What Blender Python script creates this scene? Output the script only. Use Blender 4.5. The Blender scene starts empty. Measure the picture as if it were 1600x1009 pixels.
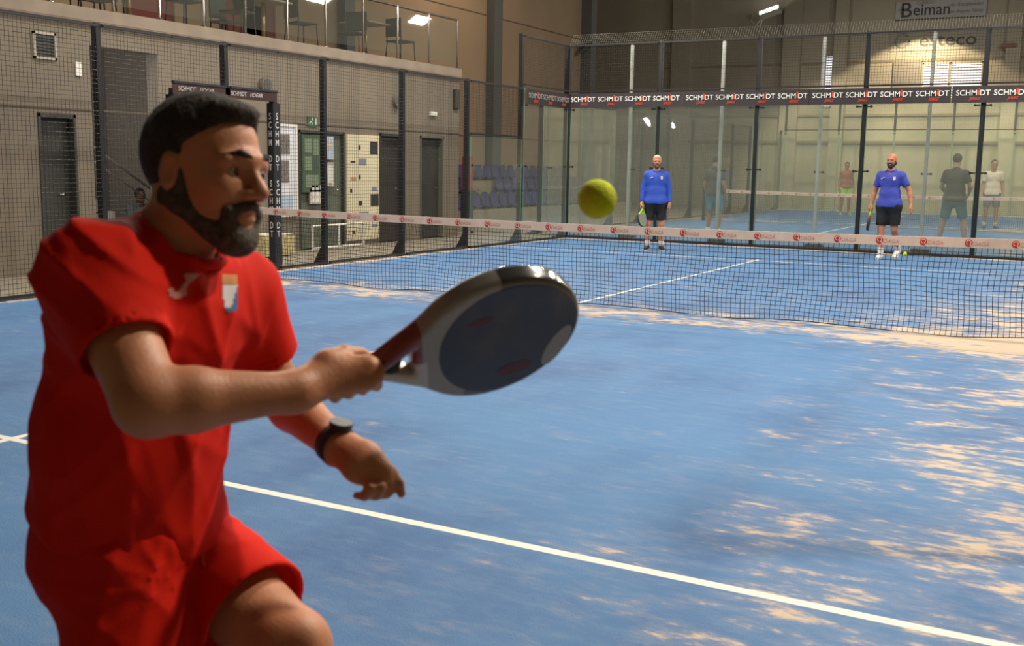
import bpy, bmesh, math, random
import numpy as np
from mathutils import Vector, Matrix

C = bpy.context.scene.collection
SC = bpy.context.scene
random.seed(7)
rng = np.random.default_rng(5)
R = math.radians

# ------------------------------------------------------------------ camera
CAM = np.array([5.03285, -10.55047, 1.48729])
YAW, PITCH, ROLL, FPX = 0.5030028, -0.1455174, 0.0158849, 1673.8
FW = np.array([-math.sin(YAW) * math.cos(PITCH), math.cos(YAW) * math.cos(PITCH), math.sin(PITCH)])
_r = np.array([math.cos(YAW), math.sin(YAW), 0.0]); _u = np.cross(_r, FW)
RT = _r * math.cos(ROLL) + _u * math.sin(ROLL)
UP = -_r * math.sin(ROLL) + _u * math.cos(ROLL)


def W(px, py, d):
    """world point seen at a pixel of the 1600x1009 photograph, d metres in front of the lens"""
    return CAM + d * (FW + (px - 800) / FPX * RT + (504.5 - py) / FPX * UP)


def dirv(r, u, f):
    v = r * RT + u * UP + f * FW
    return v / np.linalg.norm(v)


cam_data = bpy.data.cameras.new('camera')
cam = bpy.data.objects.new('camera', cam_data); C.objects.link(cam)
cam.matrix_world = Matrix([[RT[0], UP[0], -FW[0], CAM[0]], [RT[1], UP[1], -FW[1], CAM[1]], [RT[2], UP[2], -FW[2], CAM[2]], [0, 0, 0, 1]])
cam_data.sensor_width = 36.0
cam_data.lens = 36.0 * FPX / 1600
cam_data.clip_start = 0.05; cam_data.clip_end = 200
cam_data.dof.use_dof = True
cam_data.dof.focus_distance = 15.0
cam_data.dof.aperture_fstop = 6.5
SC.camera = cam

# ------------------------------------------------------------------ world, exposure, lights
SC.view_settings.view_transform = 'Standard'
SC.view_settings.look = 'None'
SC.view_settings.gamma = 1.0
SC.view_settings.exposure = 0.0
SC.cycles.transparent_max_bounces = 32
SC.cycles.max_bounces = 8
SC.cycles.use_denoising = True
wd = bpy.data.worlds.new('world'); SC.world = wd; wd.use_nodes = True
bg = wd.node_tree.nodes['Background']
bg.inputs[0].default_value = (0.80, 0.84, 1.0, 1); bg.inputs[1].default_value = 0.05


def area(name, loc, target, sx, sy, power, col=(1, 0.93, 0.82), spread=None):
    l = bpy.data.lights.new(name, 'AREA'); l.shape = 'RECTANGLE'; l.size = sx; l.size_y = sy
    l.energy = power; l.color = col
    if spread: l.spread = spread
    o = bpy.data.objects.new(name, l); C.objects.link(o); o.location = loc
    o.rotation_euler = (Vector(target) - Vector(loc)).to_track_quat('-Z', 'Y').to_euler()
    return o


# court lamps: rows of luminaires hung high along both long sides of each court
WARM = (1.0, 0.90, 0.77)
for i, yy in enumerate((-3.4, 1.0, 5.0, 8.6)):
    area('court_lamp_light', (4.7, yy, 6.3), (2.2, yy - (1.5 if i == 0 else 0), 0), .55, .35, 300 if i else 420, WARM)
    area('court_lamp_light', (-4.7, yy, 6.3), (-1.6, yy, 0), .55, .35, 270, WARM)
area('court_lamp_light', (6.6, -5.4, 6.2), (3.4, -9.0, .8), .35, .25, 330, (1.0, .85, .68))  # added key light outside the right fence, brightens the player
for i, yy in enumerate((14, 19, 25)):
    area('court_lamp_light', (4.6, yy, 7.0), (0, yy, 0), 1.0, .45, 300, WARM)
    area('court_lamp_light', (-6.6, yy, 7.0), (-1, yy, 0), 1.0, .45, 260, WARM)
# floods that rake the far wall
for x0 in (-1.4, 5.4):
    l = bpy.data.lights.new('wall_flood_light', 'SPOT'); l.energy = 520; l.color = (1.0, 0.80, 0.52); l.spot_size = R(128); l.spot_blend = .12; l.shadow_soft_size = .12
    o = bpy.data.objects.new('wall_flood_light', l); C.objects.link(o); o.location = (x0, 31.5, 6.35)
    o.rotation_euler = (Vector((x0, 33, 3.6)) - Vector(o.location)).to_track_quat('-Z', 'Y').to_euler()
for x0 in (-4.5, -.5, 3.5):  # added wash spots that brighten the lower far wall
    l = bpy.data.lights.new('wall_wash_light', 'SPOT'); l.energy = 1500; l.color = (1.0, 0.87, 0.62); l.spot_size = R(62); l.spot_blend = .5; l.shadow_soft_size = .15
    o = bpy.data.objects.new('wall_wash_light', l); C.objects.link(o); o.location = (x0, 27.5, 6.6)
    o.rotation_euler = (Vector((x0, 33, 1.2)) - Vector(o.location)).to_track_quat('-Z', 'Y').to_euler()
# warm lamp washing the hall's side wall, and one high over the mezzanine
area('hall_lamp_light', (-9.0, 15, 8.2), (-12, 17, 4.5), 1.5, 1.5, 130, (1.0, 0.76, 0.54))
area('mezzanine_lamp_light', (-9.0, 3.5, 7.6), (-9.5, 3.5, 3.4), 1.5, 4, 120, WARM)
area('corridor_lamp_light', (-6.05, 3.0, 3.2), (-7.1, 3.0, 1.2), 8.0, .25, 14, (1.0, .92, .8))
area('stair_lamp_light', (-7.6, -.9, 2.9), (-8.9, 0.2, 1.4), .4, .3, 45, (0.95, .95, 1.0))

# ------------------------------------------------------------------ materials
M = {}


def mat(name, col, rough=.6, metal=0., noise=0., nscale=6., bump=0., bscale=40., spec=.5, emit=None, estr=0., sub=0., coat=0.):
    if name in M: return M[name]
    m = bpy.data.materials.new(name); m.use_nodes = True; M[name] = m
    nt = m.node_tree; b = nt.nodes['Principled BSDF']
    c = tuple(((v / 255) / 12.92 if v / 255 <= .04045 else ((v / 255 + .055) / 1.055) ** 2.4) for v in col)
    b.inputs['Base Color'].default_value = (*c, 1)
    b.inputs['Roughness'].default_value = rough; b.inputs['Metallic'].default_value = metal
    b.inputs['Specular IOR Level'].default_value = spec
    b.inputs['Subsurface Weight'].default_value = sub
    b.inputs['Coat Weight'].default_value = coat
    if sub: b.inputs['Subsurface Radius'].default_value = (.012, .005, .003)
    if emit:
        b.inputs['Emission Color'].default_value = (*emit, 1); b.inputs['Emission Strength'].default_value = estr
    if noise or bump:
        tc = nt.nodes.new('ShaderNodeTexCoord')
    if noise:
        n = nt.nodes.new('ShaderNodeTexNoise'); n.inputs['Scale'].default_value = nscale; n.inputs['Detail'].default_value = 5
        nt.links.new(tc.outputs['Object'], n.inputs['Vector'])
        r = nt.nodes.new('ShaderNodeValToRGB')
        r.color_ramp.elements[0].position = .3; r.color_ramp.elements[1].position = .7
        r.color_ramp.elements[0].color = (*[v * (1 - noise) for v in c], 1)
        r.color_ramp.elements[1].color = (*[min(1, v * (1 + noise)) for v in c], 1)
        nt.links.new(n.outputs['Fac'], r.inputs['Fac']); nt.links.new(r.outputs['Color'], b.inputs['Base Color'])
    if bump:
        n = nt.nodes.new('ShaderNodeTexNoise'); n.inputs['Scale'].default_value = bscale; n.inputs['Detail'].default_value = 4
        nt.links.new(tc.outputs['Object'], n.inputs['Vector'])
        bp = nt.nodes.new('ShaderNodeBump'); bp.inputs['Strength'].default_value = bump; bp.inputs['Distance'].default_value = .01
        nt.links.new(n.outputs['Fac'], bp.inputs['Height']); nt.links.new(bp.outputs['Normal'], b.inputs['Normal'])
    return m


def glass_mat(name, tint=(.88, .95, .9), haze=.05, hazecol=(.55, .62, .52), gloss=True):
    m = bpy.data.materials.new(name); m.use_nodes = True; M[name] = m
    nt = m.node_tree; nt.nodes.clear()
    out = nt.nodes.new('ShaderNodeOutputMaterial')
    tr = nt.nodes.new('ShaderNodeBsdfTransparent'); tr.inputs[0].default_value = (*tint, 1)
    if not gloss:
        nt.links.new(tr.outputs[0], out.inputs[0]); return m
    df = nt.nodes.new('ShaderNodeBsdfDiffuse'); df.inputs[0].default_value = (*hazecol, 1)
    gl = nt.nodes.new('ShaderNodeBsdfGlossy'); gl.inputs['Roughness'].default_value = .02
    fr = nt.nodes.new('ShaderNodeFresnel'); fr.inputs[0].default_value = 1.45
    ge = nt.nodes.new('ShaderNodeNewGeometry'); mr = nt.nodes.new('ShaderNodeMapRange')
    mr.inputs[3].default_value = 1.45; mr.inputs[4].default_value = 1 / 1.45
    nt.links.new(ge.outputs['Backfacing'], mr.inputs[0]); nt.links.new(mr.outputs[0], fr.inputs[0])
    m1 = nt.nodes.new('ShaderNodeMixShader'); m1.inputs[0].default_value = haze
    m2 = nt.nodes.new('ShaderNodeMixShader')
    nt.links.new(tr.outputs[0], m1.inputs[1]); nt.links.new(df.outputs[0], m1.inputs[2])
    nt.links.new(fr.outputs[0], m2.inputs[0]); nt.links.new(m1.outputs[0], m2.inputs[1]); nt.links.new(gl.outputs[0], m2.inputs[2])
    nt.links.new(m2.outputs[0], out.inputs[0])
    return m


GLASS = glass_mat('court_glass', (.958, .976, .96), .05, (.62, .64, .55))
GLASS_R = glass_mat('railing_glass', (.94, .96, .94), .04, (.5, .52, .47))
GLASS_CLEAR = glass_mat('clear_glass', (.985, .99, .985), gloss=False)
GLASS_EDGE = mat('glass_edge', (120, 165, 140), .2)
STEEL = mat('dark_steel', (42, 42, 46), .45, .2, noise=.12, nscale=8)
STEEL_G = mat('galvanised_steel', (185, 190, 185), .4, .6, noise=.1)
CHROME = mat('chrome', (225, 225, 225), .12, 1.0)
WIRE = mat('mesh_wire', (44, 42, 42), .5, .4)
WIRE_G = mat('light_mesh_wire', (120, 118, 110), .5, .4)
BLACK = mat('black_plastic', (22, 22, 24), .45)
WHITE = mat('white_paint', (225, 222, 215), .5)

# ------------------------------------------------------------------ mesh helpers


class MB:
    def __init__(s): s.v = []; s.f = []; s.m = []

    def box(s, x0, y0, z0, x1, y1, z1, mi=0):
        b = len(s.v)
        s.v += [(x0, y0, z0), (x1, y0, z0), (x1, y1, z0), (x0, y1, z0), (x0, y0, z1), (x1, y0, z1), (x1, y1, z1), (x0, y1, z1)]
        s.f += [(b, b + 3, b + 2, b + 1), (b + 4, b + 5, b + 6, b + 7), (b, b + 1, b + 5, b + 4), (b + 1, b + 2, b + 6, b + 5), (b + 2, b + 3, b + 7, b + 6), (b + 3, b, b + 4, b + 7)]
        s.m += [mi] * 6; return s

    def prism(s, pts, h, mi=0):
        """pts: list of 3D points (planar polygon), h: extrusion vector"""
        b = len(s.v); n = len(pts); h = Vector(h)
        s.v += [tuple(p) for p in pts] + [tuple(Vector(p) + h) for p in pts]
        s.f += [tuple(range(b + n - 1, b - 1, -1)), tuple(range(b + n, b + 2 * n))]
        s.f += [(b + i, b + (i + 1) % n, b + n + (i + 1) % n, b + n + i) for i in range(n)]
        s.m += [mi] * (n + 2); return s

    def tube(s, pts, r, n=8, mi=0, caps=True, closed=False):
        pts = [Vector(p) for p in pts]; k = len(pts); b = len(s.v)
        rr = r if hasattr(r, '__len__') else [r] * k
        up = None
        for i, p in enumerate(pts):
            t = (pts[(i + 1) % k] - pts[i - 1]) if closed else (pts[min(i + 1, k - 1)] - pts[max(i - 1, 0)])
            t.normalize()
            if up is None: up = Vector((0, 0, 1)) if abs(t.z) < .9 else Vector((1, 0, 0))
            a = t.cross(up).normalized(); up = a.cross(t).normalized()
            for j in range(n):
                an = 2 * math.pi * j / n
                s.v.append(tuple(p + rr[i] * (a * math.cos(an) + up * math.sin(an))))
        for i in range(k if closed else k - 1):
            i2 = (i + 1) % k
            for j in range(n):
                s.f.append((b + i * n + j, b + i * n + (j + 1) % n, b + i2 * n + (j + 1) % n, b + i2 * n + j)); s.m.append(mi)
        if caps and not closed:
            s.f.append(tuple(b + j for j in range(n - 1, -1, -1))); s.f.append(tuple(b + (k - 1) * n + j for j in range(n))); s.m += [mi] * 2
        return s

    def wire(s, a, b_, r, mi=0):
        """a thin square wire"""
        a = Vector(a); b_ = Vector(b_); t = (b_ - a).normalized()
        u = t.cross(Vector((0, 0, 1)) if abs(t.z) < .9 else Vector((1, 0, 0))).normalized() * r; w = t.cross(u).normalized() * r
        k = len(s.v)
        for q in (a, b_): s.v += [tuple(q + u), tuple(q + w), tuple(q - u), tuple(q - w)]
        s.f += [(k + i, k + (i + 1) % 4, k + 4 + (i + 1) % 4, k + 4 + i) for i in range(4)]; s.m += [mi] * 4
        return s

    def disc(s, c, nrm, r, th, n=24, mi=0):
        c = Vector(c); nrm = Vector(nrm).normalized()
        return s.tube([c, c + nrm * th], r, n, mi)

    def build(s, name, mats, parent=None, smooth=False, bevel=0.):
        me = bpy.data.meshes.new(name); me.from_pydata(s.v, [], s.f)
        for m in (mats if isinstance(mats, (list, tuple)) else [mats]): me.materials.append(m)
        me.polygons.foreach_set('material_index', s.m)
        if smooth: me.polygons.foreach_set('use_smooth', [True] * len(me.polygons))
        me.update()
        o = bpy.data.objects.new(name, me); C.objects.link(o)
        if bevel:
            bm = bmesh.new(); bm.from_mesh(me)
            bmesh.ops.bevel(bm, geom=[e for e in bm.edges if e.calc_length() > bevel * 3], offset=bevel, segments=2, affect='EDGES', clamp_overlap=True)
            bm.to_mesh(me); bm.free()
        if parent: o.parent = parent
        return o


def tag(o, label=None, cat=None, group=None, kind=None):
    if label: o['label'] = label
    if cat: o['category'] = cat
    if group: o['group'] = group
    if kind: o['kind'] = kind
    return o


def empty(name, loc=(0, 0, 0), rz=0, label=None, cat=None, group=None):
    o = bpy.data.objects.new(name, None); C.objects.link(o); o.location = loc; o.rotation_euler = (0, 0, rz)
    o.empty_display_size = .1
    return tag(o, label, cat, group)


def struct(o): o['kind'] = 'structure'; return o


def copy_tree(o, parent=None):
    c = o.copy(); C.objects.link(c)
    if parent: c.parent = parent
    for ch in list(o.children): copy_tree(ch, c)
    return c


_fonts = {}


def text_mb(items, name, mats, parent=None):
    """items: (string, size, origin, xdir, ydir, material index, width scale, slant). All go into one mesh."""
    V = []; F = []; MI = []
    for (st, size, org, xd, yd, mi, ws, sl) in items:
        key = (st, sl)
        if key not in _fonts:
            cu = bpy.data.curves.new('t', 'FONT'); cu.body = st; cu.size = 1.0; cu.extrude = .01; cu.align_x = 'CENTER'; cu.align_y = 'CENTER'; cu.resolution_u = 3; cu.shear = sl
            cu.offset = .008
            to = bpy.data.objects.new('t', cu); C.objects.link(to)
            dg = bpy.context.evaluated_depsgraph_get(); dg.update()
            me = bpy.data.meshes.new_from_object(to.evaluated_get(dg))
            _fonts[key] = ([tuple(v.co) for v in me.vertices], [tuple(p.vertices) for p in me.polygons])
            bpy.data.objects.remove(to); bpy.data.curves.remove(cu); bpy.data.meshes.remove(me)
        vs, fs = _fonts[key]; b = len(V)
        o = Vector(org); X = Vector(xd).normalized(); Y = Vector(yd).normalized(); Z = X.cross(Y)
        V += [tuple(o + X * (v[0] * size * ws) + Y * (v[1] * size) + Z * (v[2] * .15)) for v in vs]
        F += [tuple(b + i for i in f) for f in fs]; MI += [mi] * len(fs)
    mb = MB(); mb.v = V; mb.f = F; mb.m = MI
    return mb.build(name, mats, parent)


# ------------------------------------------------------------------ implicit surfaces (bodies, clothes, racket)


class Vol:
    def __init__(s, lo, hi, h):
        s.lo = np.array(lo, float) - 2 * h; s.h = h
        s.n = np.ceil((np.array(hi, float) + 2 * h - s.lo) / h).astype(int) + 1
        s.f = np.full(s.n, .06, np.float32)

    def blk(s, lo, hi):
        i0 = np.maximum(np.floor((np.array(lo) - s.lo) / s.h).astype(int), 0); i1 = np.minimum(np.ceil((np.array(hi) - s.lo) / s.h).astype(int) + 1, s.n)
        if np.any(i1 <= i0): return None, None
        ax = [(s.lo[a] + s.h * np.arange(i0[a], i1[a])).astype(np.float32) for a in range(3)]
        P = np.stack(np.meshgrid(*ax, indexing='ij'), -1)
        return (slice(i0[0], i1[0]), slice(i0[1], i1[1]), slice(i0[2], i1[2])), P

    def put(s, d, sl, k, op='add'):
        a = s.f[sl]
        if op == 'add':
            if k > 0:
                h = np.clip(.5 + .5 * (a - d) / k, 0, 1); s.f[sl] = a + (d - a) * h - k * h * (1 - h)
            else: s.f[sl] = np.minimum(a, d)
        else:
            d = -d
            if k > 0:
                h = np.clip(.5 - .5 * (a - d) / k, 0, 1); s.f[sl] = a + (d - a) * h + k * h * (1 - h)
            else: s.f[sl] = np.maximum(a, d)

    def cone(s, a, b, ra, rb, k=.01, flat=None, fs=1., op='add', cut=None, cuta=False):
        """tapered round bar; flat: axis along which it is squeezed by fs; cut: flat end at b with a shallow hollow of wall cut"""
        a = np.array(a, float); b = np.array(b, float); m = max(ra, rb) + .03
        if cut is not None: ext = (b - a) / np.linalg.norm(b - a)
        sl, P = s.blk(np.minimum(a, b) - m, np.maximum(a, b) + m)
        if sl is None: return
        ba = (b - a).astype(np.float32); pa = P - a.astype(np.float32)
        L = float(ba @ ba)
        h = np.clip((pa @ ba) / L, 0, 1)
        q = pa - h[..., None] * ba
        if flat is not None:
            w = np.array(flat, np.float32); w /= np.linalg.norm(w)
            q = q + (q @ w)[..., None] * w * (1 / fs - 1)
        d = np.sqrt((q * q).sum(-1)) - (ra + (rb - ra) * h)
        if flat is not None: d *= (fs + 1) / 2
        if cut is not None:
            e = (P - b.astype(np.float32)) @ ext.astype(np.float32)
            h2 = (pa @ ba) / L; q = pa - h2[..., None] * ba
            if flat is not None: q = q + (q @ w)[..., None] * w * (1 / fs - 1)
            dd = np.sqrt((q * q).sum(-1))
            inner = dd - (rb - cut)
            d = np.maximum(np.maximum(d, e), -np.maximum(inner, -(e + .03)))
        if cuta:
            e = -(P - a.astype(np.float32)) @ (ba / math.sqrt(L)); d = np.maximum(d, e)
        s.put(d, sl, k, op)

    def ell(s, c, axes, rad, k=.01, op='add'):
        """ellipsoid; axes: 3 unit vectors"""
        c = np.array(c, float); m = max(rad) + .03
        sl, P = s.blk(c - m, c + m)
        if sl is None: return
        A = np.array(axes, np.float32); q = (P - c.astype(np.float32)) @ A.T
        r = np.array(rad, np.float32)
        k0 = np.sqrt(((q / r) ** 2).sum(-1)) + 1e-6; k1 = np.sqrt(((q / r ** 2) ** 2).sum(-1)) + 1e-6
        s.put(k0 * (k0 - 1) / k1, sl, k, op)

    def grid(s):
        ax = [(s.lo[a] + s.h * np.arange(s.n[a])).astype(np.float32) for a in range(3)]
        return np.meshgrid(*ax, indexing='ij', sparse=True)

    def mesh(s, relax=1):
        f = s.f; ins = f < 0
        n = s.n
        c = [ins[i:n[0] - 1 + i, j:n[1] - 1 + j, k:n[2] - 1 + k] for i in (0, 1) for j in (0, 1) for k in (0, 1)]
        tot = sum(x.astype(np.uint8) for x in c)
        act = (tot > 0) & (tot < 8)
        idx = np.full(act.shape, -1, np.int64); A = np.argwhere(act); idx[act] = np.arange(len(A))
        acc = np.zeros((len(A), 3)); cnt = np.zeros(len(A))
        cor = [(i, j, k) for i in (0, 1) for j in (0, 1) for k in (0, 1)]
        val = {q: f[A[:, 0] + q[0], A[:, 1] + q[1], A[:, 2] + q[2]] for q in cor}
        for q in cor:
            for a in range(3):
                if q[a]: continue
                q2 = list(q); q2[a] = 1; q2 = tuple(q2)
                v0, v1 = val[q], val[q2]; m = (v0 < 0) != (v1 < 0)
                t = np.where(m, v0 / np.where(m, v0 - v1, 1), 0)
                p = np.array(q, float)[None, :].repeat(len(A), 0); p[:, a] = t
                acc[m] += p[m]; cnt[m] += 1
        V = s.lo + s.h * (A + acc / cnt[:, None])
        Q = []
        for a in range(3):
            b, d = (a + 1) % 3, (a + 2) % 3
            sl0 = [slice(1, -1)] * 3; sl1 = [slice(1, -1)] * 3
            sl0[a] = slice(0, n[a] - 1); sl1[a] = slice(1, n[a])
            e = ins[tuple(sl0)] != ins[tuple(sl1)]
            E = np.argwhere(e); off = np.ones(3, int); off[a] = 0; E = E + off
            if not len(E): continue
            st = ins[E[:, 0], E[:, 1], E[:, 2]]
            def g(db, dd):
                T = E.copy(); T[:, b] += db; T[:, d] += dd
                return idx[T[:, 0], T[:, 1], T[:, 2]]
            q = np.stack([g(-1, -1), g(0, -1), g(0, 0), g(-1, 0)], 1)
            q[~st] = q[~st][:, ::-1]
            Q.append(q)
        Q = np.concatenate(Q)
        Q = Q[(Q >= 0).all(1)]
        for _ in range(relax):
            S = np.zeros_like(V); n_ = np.zeros(len(V))
            for i in range(4):
                np.add.at(S, Q[:, i], V[Q[:, (i + 1) % 4]]); np.add.at(n_, Q[:, i], 1)
                np.add.at(S, Q[:, (i + 1) % 4], V[Q[:, i]]); np.add.at(n_, Q[:, (i + 1) % 4], 1)
            V = V * .5 + .5 * S / np.maximum(n_, 1)[:, None]
        return V, Q

    def build(s, name, mats, parent=None, relax=1, org=(0, 0, 0), matf=None):
        V, Q = s.mesh(relax); V = V - np.array(org)
        me = bpy.data.meshes.new(name)
        me.vertices.add(len(V)); me.vertices.foreach_set('co', V.astype(np.float32).ravel())
        me.loops.add(len(Q) * 4); me.loops.foreach_set('vertex_index', Q.astype(np.int32).ravel())
        me.polygons.add(len(Q)); me.polygons.foreach_set('loop_start', np.arange(0, 4 * len(Q), 4, dtype=np.int32))
        me.polygons.foreach_set('loop_total', np.full(len(Q), 4, np.int32))
        for m in (mats if isinstance(mats, (list, tuple)) else [mats]): me.materials.append(m)
        me.polygons.foreach_set('use_smooth', [True] * len(Q))
        if matf is not None:
            me.polygons.foreach_set('material_index', matf(V[Q].mean(1)).astype(np.int32))
        me.update(calc_edges=True); me.validate()
        o = bpy.data.objects.new(name, me); C.objects.link(o)
        if parent: o.parent = parent
        return o


def unit(v): v = np.array(v, float); return v / np.linalg.norm(v)


# head: local axes f (front), s (left side), u (up)
def head_skin(v, c, f, sd, u, sc=1., nb=None):
    P = lambda a, b, d: np.array(c) + sc * (a * f + b * sd + d * u)
    ax = (f, sd, u)
    e = lambda a, b, d, r, k=.012, op='add': v.ell(P(a, b, d), ax, [x * sc for x in r], k * sc, op)
    e(-.012, 0, .028, (.096, .074, .088), 0)
    e(.030, 0, -.028, (.058, .058, .085), .02)
    for q in (-1, 1):
        v.cone(P(-.012, q * .052, -.055), P(.066, q * .012, -.098), .022 * sc, .02 * sc, .02 * sc)
        e(.058, q * .036, -.022, (.024, .022, .026), .02)
        v.cone(P(.074, q * .044, .016), P(.088, q * .010, .021), .010 * sc, .011 * sc, .014 * sc)
        e(.096, q * .013, -.033, (.012, .009, .009), .008)
        e(-.004, q * .077, -.008, (.018, .008, .031), .006)
        e(.002, q * .082, -.006, (.009, .006, .018), .004, 'sub')
        e(.100, q * .031, .000, (.019, .015, .008), .010, 'sub')
    v.cone(P(.084, 0, .012), P(.111, 0, -.028), .0075 * sc, .0115 * sc, .010 * sc)
    e(.082, 0, -.056, (.016, .024, .006), .008)
    e(.080, 0, -.069, (.016, .022, .007), .006)
    e(.070, 0, -.098, (.022, .024, .02), .014)
    if nb is not None: v.cone(P(-.022, 0, -.05), nb, .056 * sc, .062 * sc, .025 * sc)
    return P


def hair_vol(v, c, f, sd, u, sc=1., thick=.010, top=.0):
    P = lambda a, b, d: np.array(c) + sc * (a * f + b * sd + d * u)
    v.ell(P(-.012 - .002, 0, .028 + top), (f, sd, u), [(.096 + thick) * sc, (.074 + thick * .8) * sc, (.088 + thick) * sc], 0)
    # hairline: cut away the face (plane tilted), and the neck
    sl, G = v.blk(v.lo, v.lo + v.h * v.n)
    q = (G - np.array(c, np.float32)) / sc
    qf = q @ f.astype(np.float32); qu = q @ u.astype(np.float32); qs = np.abs(q @ sd.astype(np.float32))
    face = np.maximum(qf - .072 - .0 * qu, qu * -1 + .055) * 0
    d1 = (qf - .062) * .8 - (qu - .062) * .9          # front hairline
    d2 = qf - .014 - np.clip(qu - .034, 0, 1) * 1.25          # temple and sideburn
    d3 = -(qu + .062) + (qf + .01) * .55                       # nape
    d4 = -(qu - .0) - .03 + (qf + .035) * 1.2
    region = np.maximum(np.maximum(d1, d2), d3)
    v.f[sl] = np.maximum(v.f[sl], region * sc)
    # ears stay free
    for k in (-1, 1): v.ell(P(-.002, k * .084, -.012), (f, sd, u), [.024 * sc, .012 * sc, .034 * sc], .004, 'sub')


def beard_vol(v, c, f, sd, u, sc=1., thick=.009, full=True):
    P = lambda a, b, d: np.array(c) + sc * (a * f + b * sd + d * u)
    ax = (f, sd, u)
    t = thick
    for q in (-1, 1):
        v.cone(P(-.012, q * .053, -.045), P(.066, q * .014, -.098), (.022 + t) * sc, (.022 + t) * sc, .01 * sc)
        v.cone(P(.004, q * .066, -.005), P(.004, q * .058, -.05), .010 * sc, .018 * sc, .01 * sc)
        v.cone(P(.094, q * .004, -.047), P(.076, q * .032, -.062), .0085 * sc, .009 * sc, .006 * sc)
        v.cone(P(.076, q * .032, -.060), P(.074, q * .022, -.09), .010 * sc, .014 * sc, .008 * sc)
    v.ell(P(.070, 0, -.102), ax, [(.022 + t) * sc, (.026 + t) * sc, (.022 + t) * sc], .012 * sc)
    v.ell(P(.100, 0, -.068), ax, [.016 * sc, .016 * sc, .0075 * sc], .002, 'sub')
    v.ell(P(.06, 0, -.03), ax, [.06 * sc, .030 * sc, .016 * sc], .004, 'sub')


def hand_open(v, w, d, pn, side, sc=1., curl=.5, k=.006):
    """relaxed hand. w wrist, d forearm direction, pn direction the palm looks to, side: towards the thumb"""
    d = unit(d); side = unit(side - (side @ d) * d); pn = unit(pn - (pn @ d) * d - (pn @ side) * side)
    v.cone(w, w + d * .05 * sc, .024 * sc, .030 * sc, .015, pn, .6)
    for i, o in enumerate((.030, .010, -.010, -.028)):
        v.cone(w + d * .02 * sc + side * o * .6 * sc, w + d * .085 * sc + side * o * sc, .014 * sc, .0125 * sc, .012, pn, .9)
        L = (.040, .044, .041, .032)[i] * sc; p = w + d * (.088, .092, .088, .080)[i] * sc + side * o * sc; a = curl * (.5 + .12 * i)
        r = (.0095, .0098, .0093, .0082)[i] * sc
        for j, ll in enumerate((1., .62, .5)):
            dd = unit(d * math.cos(a) + pn * math.sin(a)); p2 = p + dd * L * ll
            v.cone(p, p2, r * (1 - .08 * j), r * (.92 - .08 * j), k); p = p2; a += curl * (.9, .7, 0)[j]
    p = w + d * .022 * sc + side * .024 * sc + pn * .008 * sc
    p2 = w + d * .060 * sc + side * .048 * sc + pn * .018 * sc
    v.cone(p, p2, .016 * sc, .0115 * sc, .010)
    v.cone(p2, p2 + unit(d * .9 + side * .2 + pn * .3) * .034 * sc, .0112 * sc, .0095 * sc, .004)
    v.cone(p2 + unit(d * .9 + side * .2 + pn * .3) * .034 * sc, p2 + unit(d * .95 + pn * .35) * .058 * sc, .0098 * sc, .0085 * sc, .004)


def hand_grip(v, w, rc, ra, cdir, ddir, sc=1., rr=.017):
    """hand closed round a bar. w wrist, rc point on the bar under the palm, ra bar axis, cdir palm side seen from the bar, ddir the side the fingers leave from"""
    ra = unit(ra); c = unit(cdir - (cdir @ ra) * ra); dn = unit(ddir - (ddir @ ra) * ra - (ddir @ c) * c)
    pc = rc + c * (rr + .013)
    v.cone(w, pc - ra * .015, .028 * sc, .032 * sc, .02, c, .72)
    v.cone(pc - ra * .030, pc + ra * .034 + dn * .012, .029 * sc, .027 * sc, .012, c, .62)
    for i in range(4):
        o = (.040 - .0215 * i) * sc
        p = None
        for j, th in enumerate((8, 58, 112, 168, 222)):
            rad = rr + (.020, .0155, .0105, .0095, .008)[j]
            q = rc + ra * (o + .004 * j) + rad * (c * math.cos(R(th)) + dn * math.sin(R(th)))
            if p is not None: v.cone(p, q, (.0115, .0105, .0098, .0092, .0085)[j] * sc, (.0112, .0102, .0095, .0088, .0082)[j] * sc, .004)
            p = q
    p = None
    for j, (th, o) in enumerate(((-30, -.018), (-62, .012), (-100, .036), (-140, .056))):
        q = rc + ra * o + (rr + (.022, .015, .010, .0095)[j]) * (c * math.cos(R(th)) + dn * math.sin(R(th)))
        if p is not None: v.cone(p, q, (.0, .018, .0125, .0105)[j] * sc, (.0, .0125, .0108, .0092)[j] * sc, .008)
        p = q


def shoe(v, heel, toe, up, sc=1.):
    heel = np.array(heel); toe = np.array(toe); d = unit(toe - heel); sd = np.cross(up, d)
    v.cone(heel + up * .036, heel + d * .06 + up * .05, .036 * sc, .042 * sc, .02, sd, .85)
    v.cone(heel + d * .06 + up * .052, toe - d * .040 + up * .034, .050 * sc, .036 * sc, .03, up, .85)
    v.cone(heel + up * .05, heel + d * .01 + up * .085, .036 * sc, .040 * sc, .02)
    sl, G = v.blk(v.lo, v.lo + v.h * v.n)
    v.f[sl] = np.maximum(v.f[sl], -((G - heel.astype(np.float32)) @ np.array(up, np.float32)))


def bounds(pts, m):
    a = np.array([p for p in pts], float); return a.min(0) - m, a.max(0) + m


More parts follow.
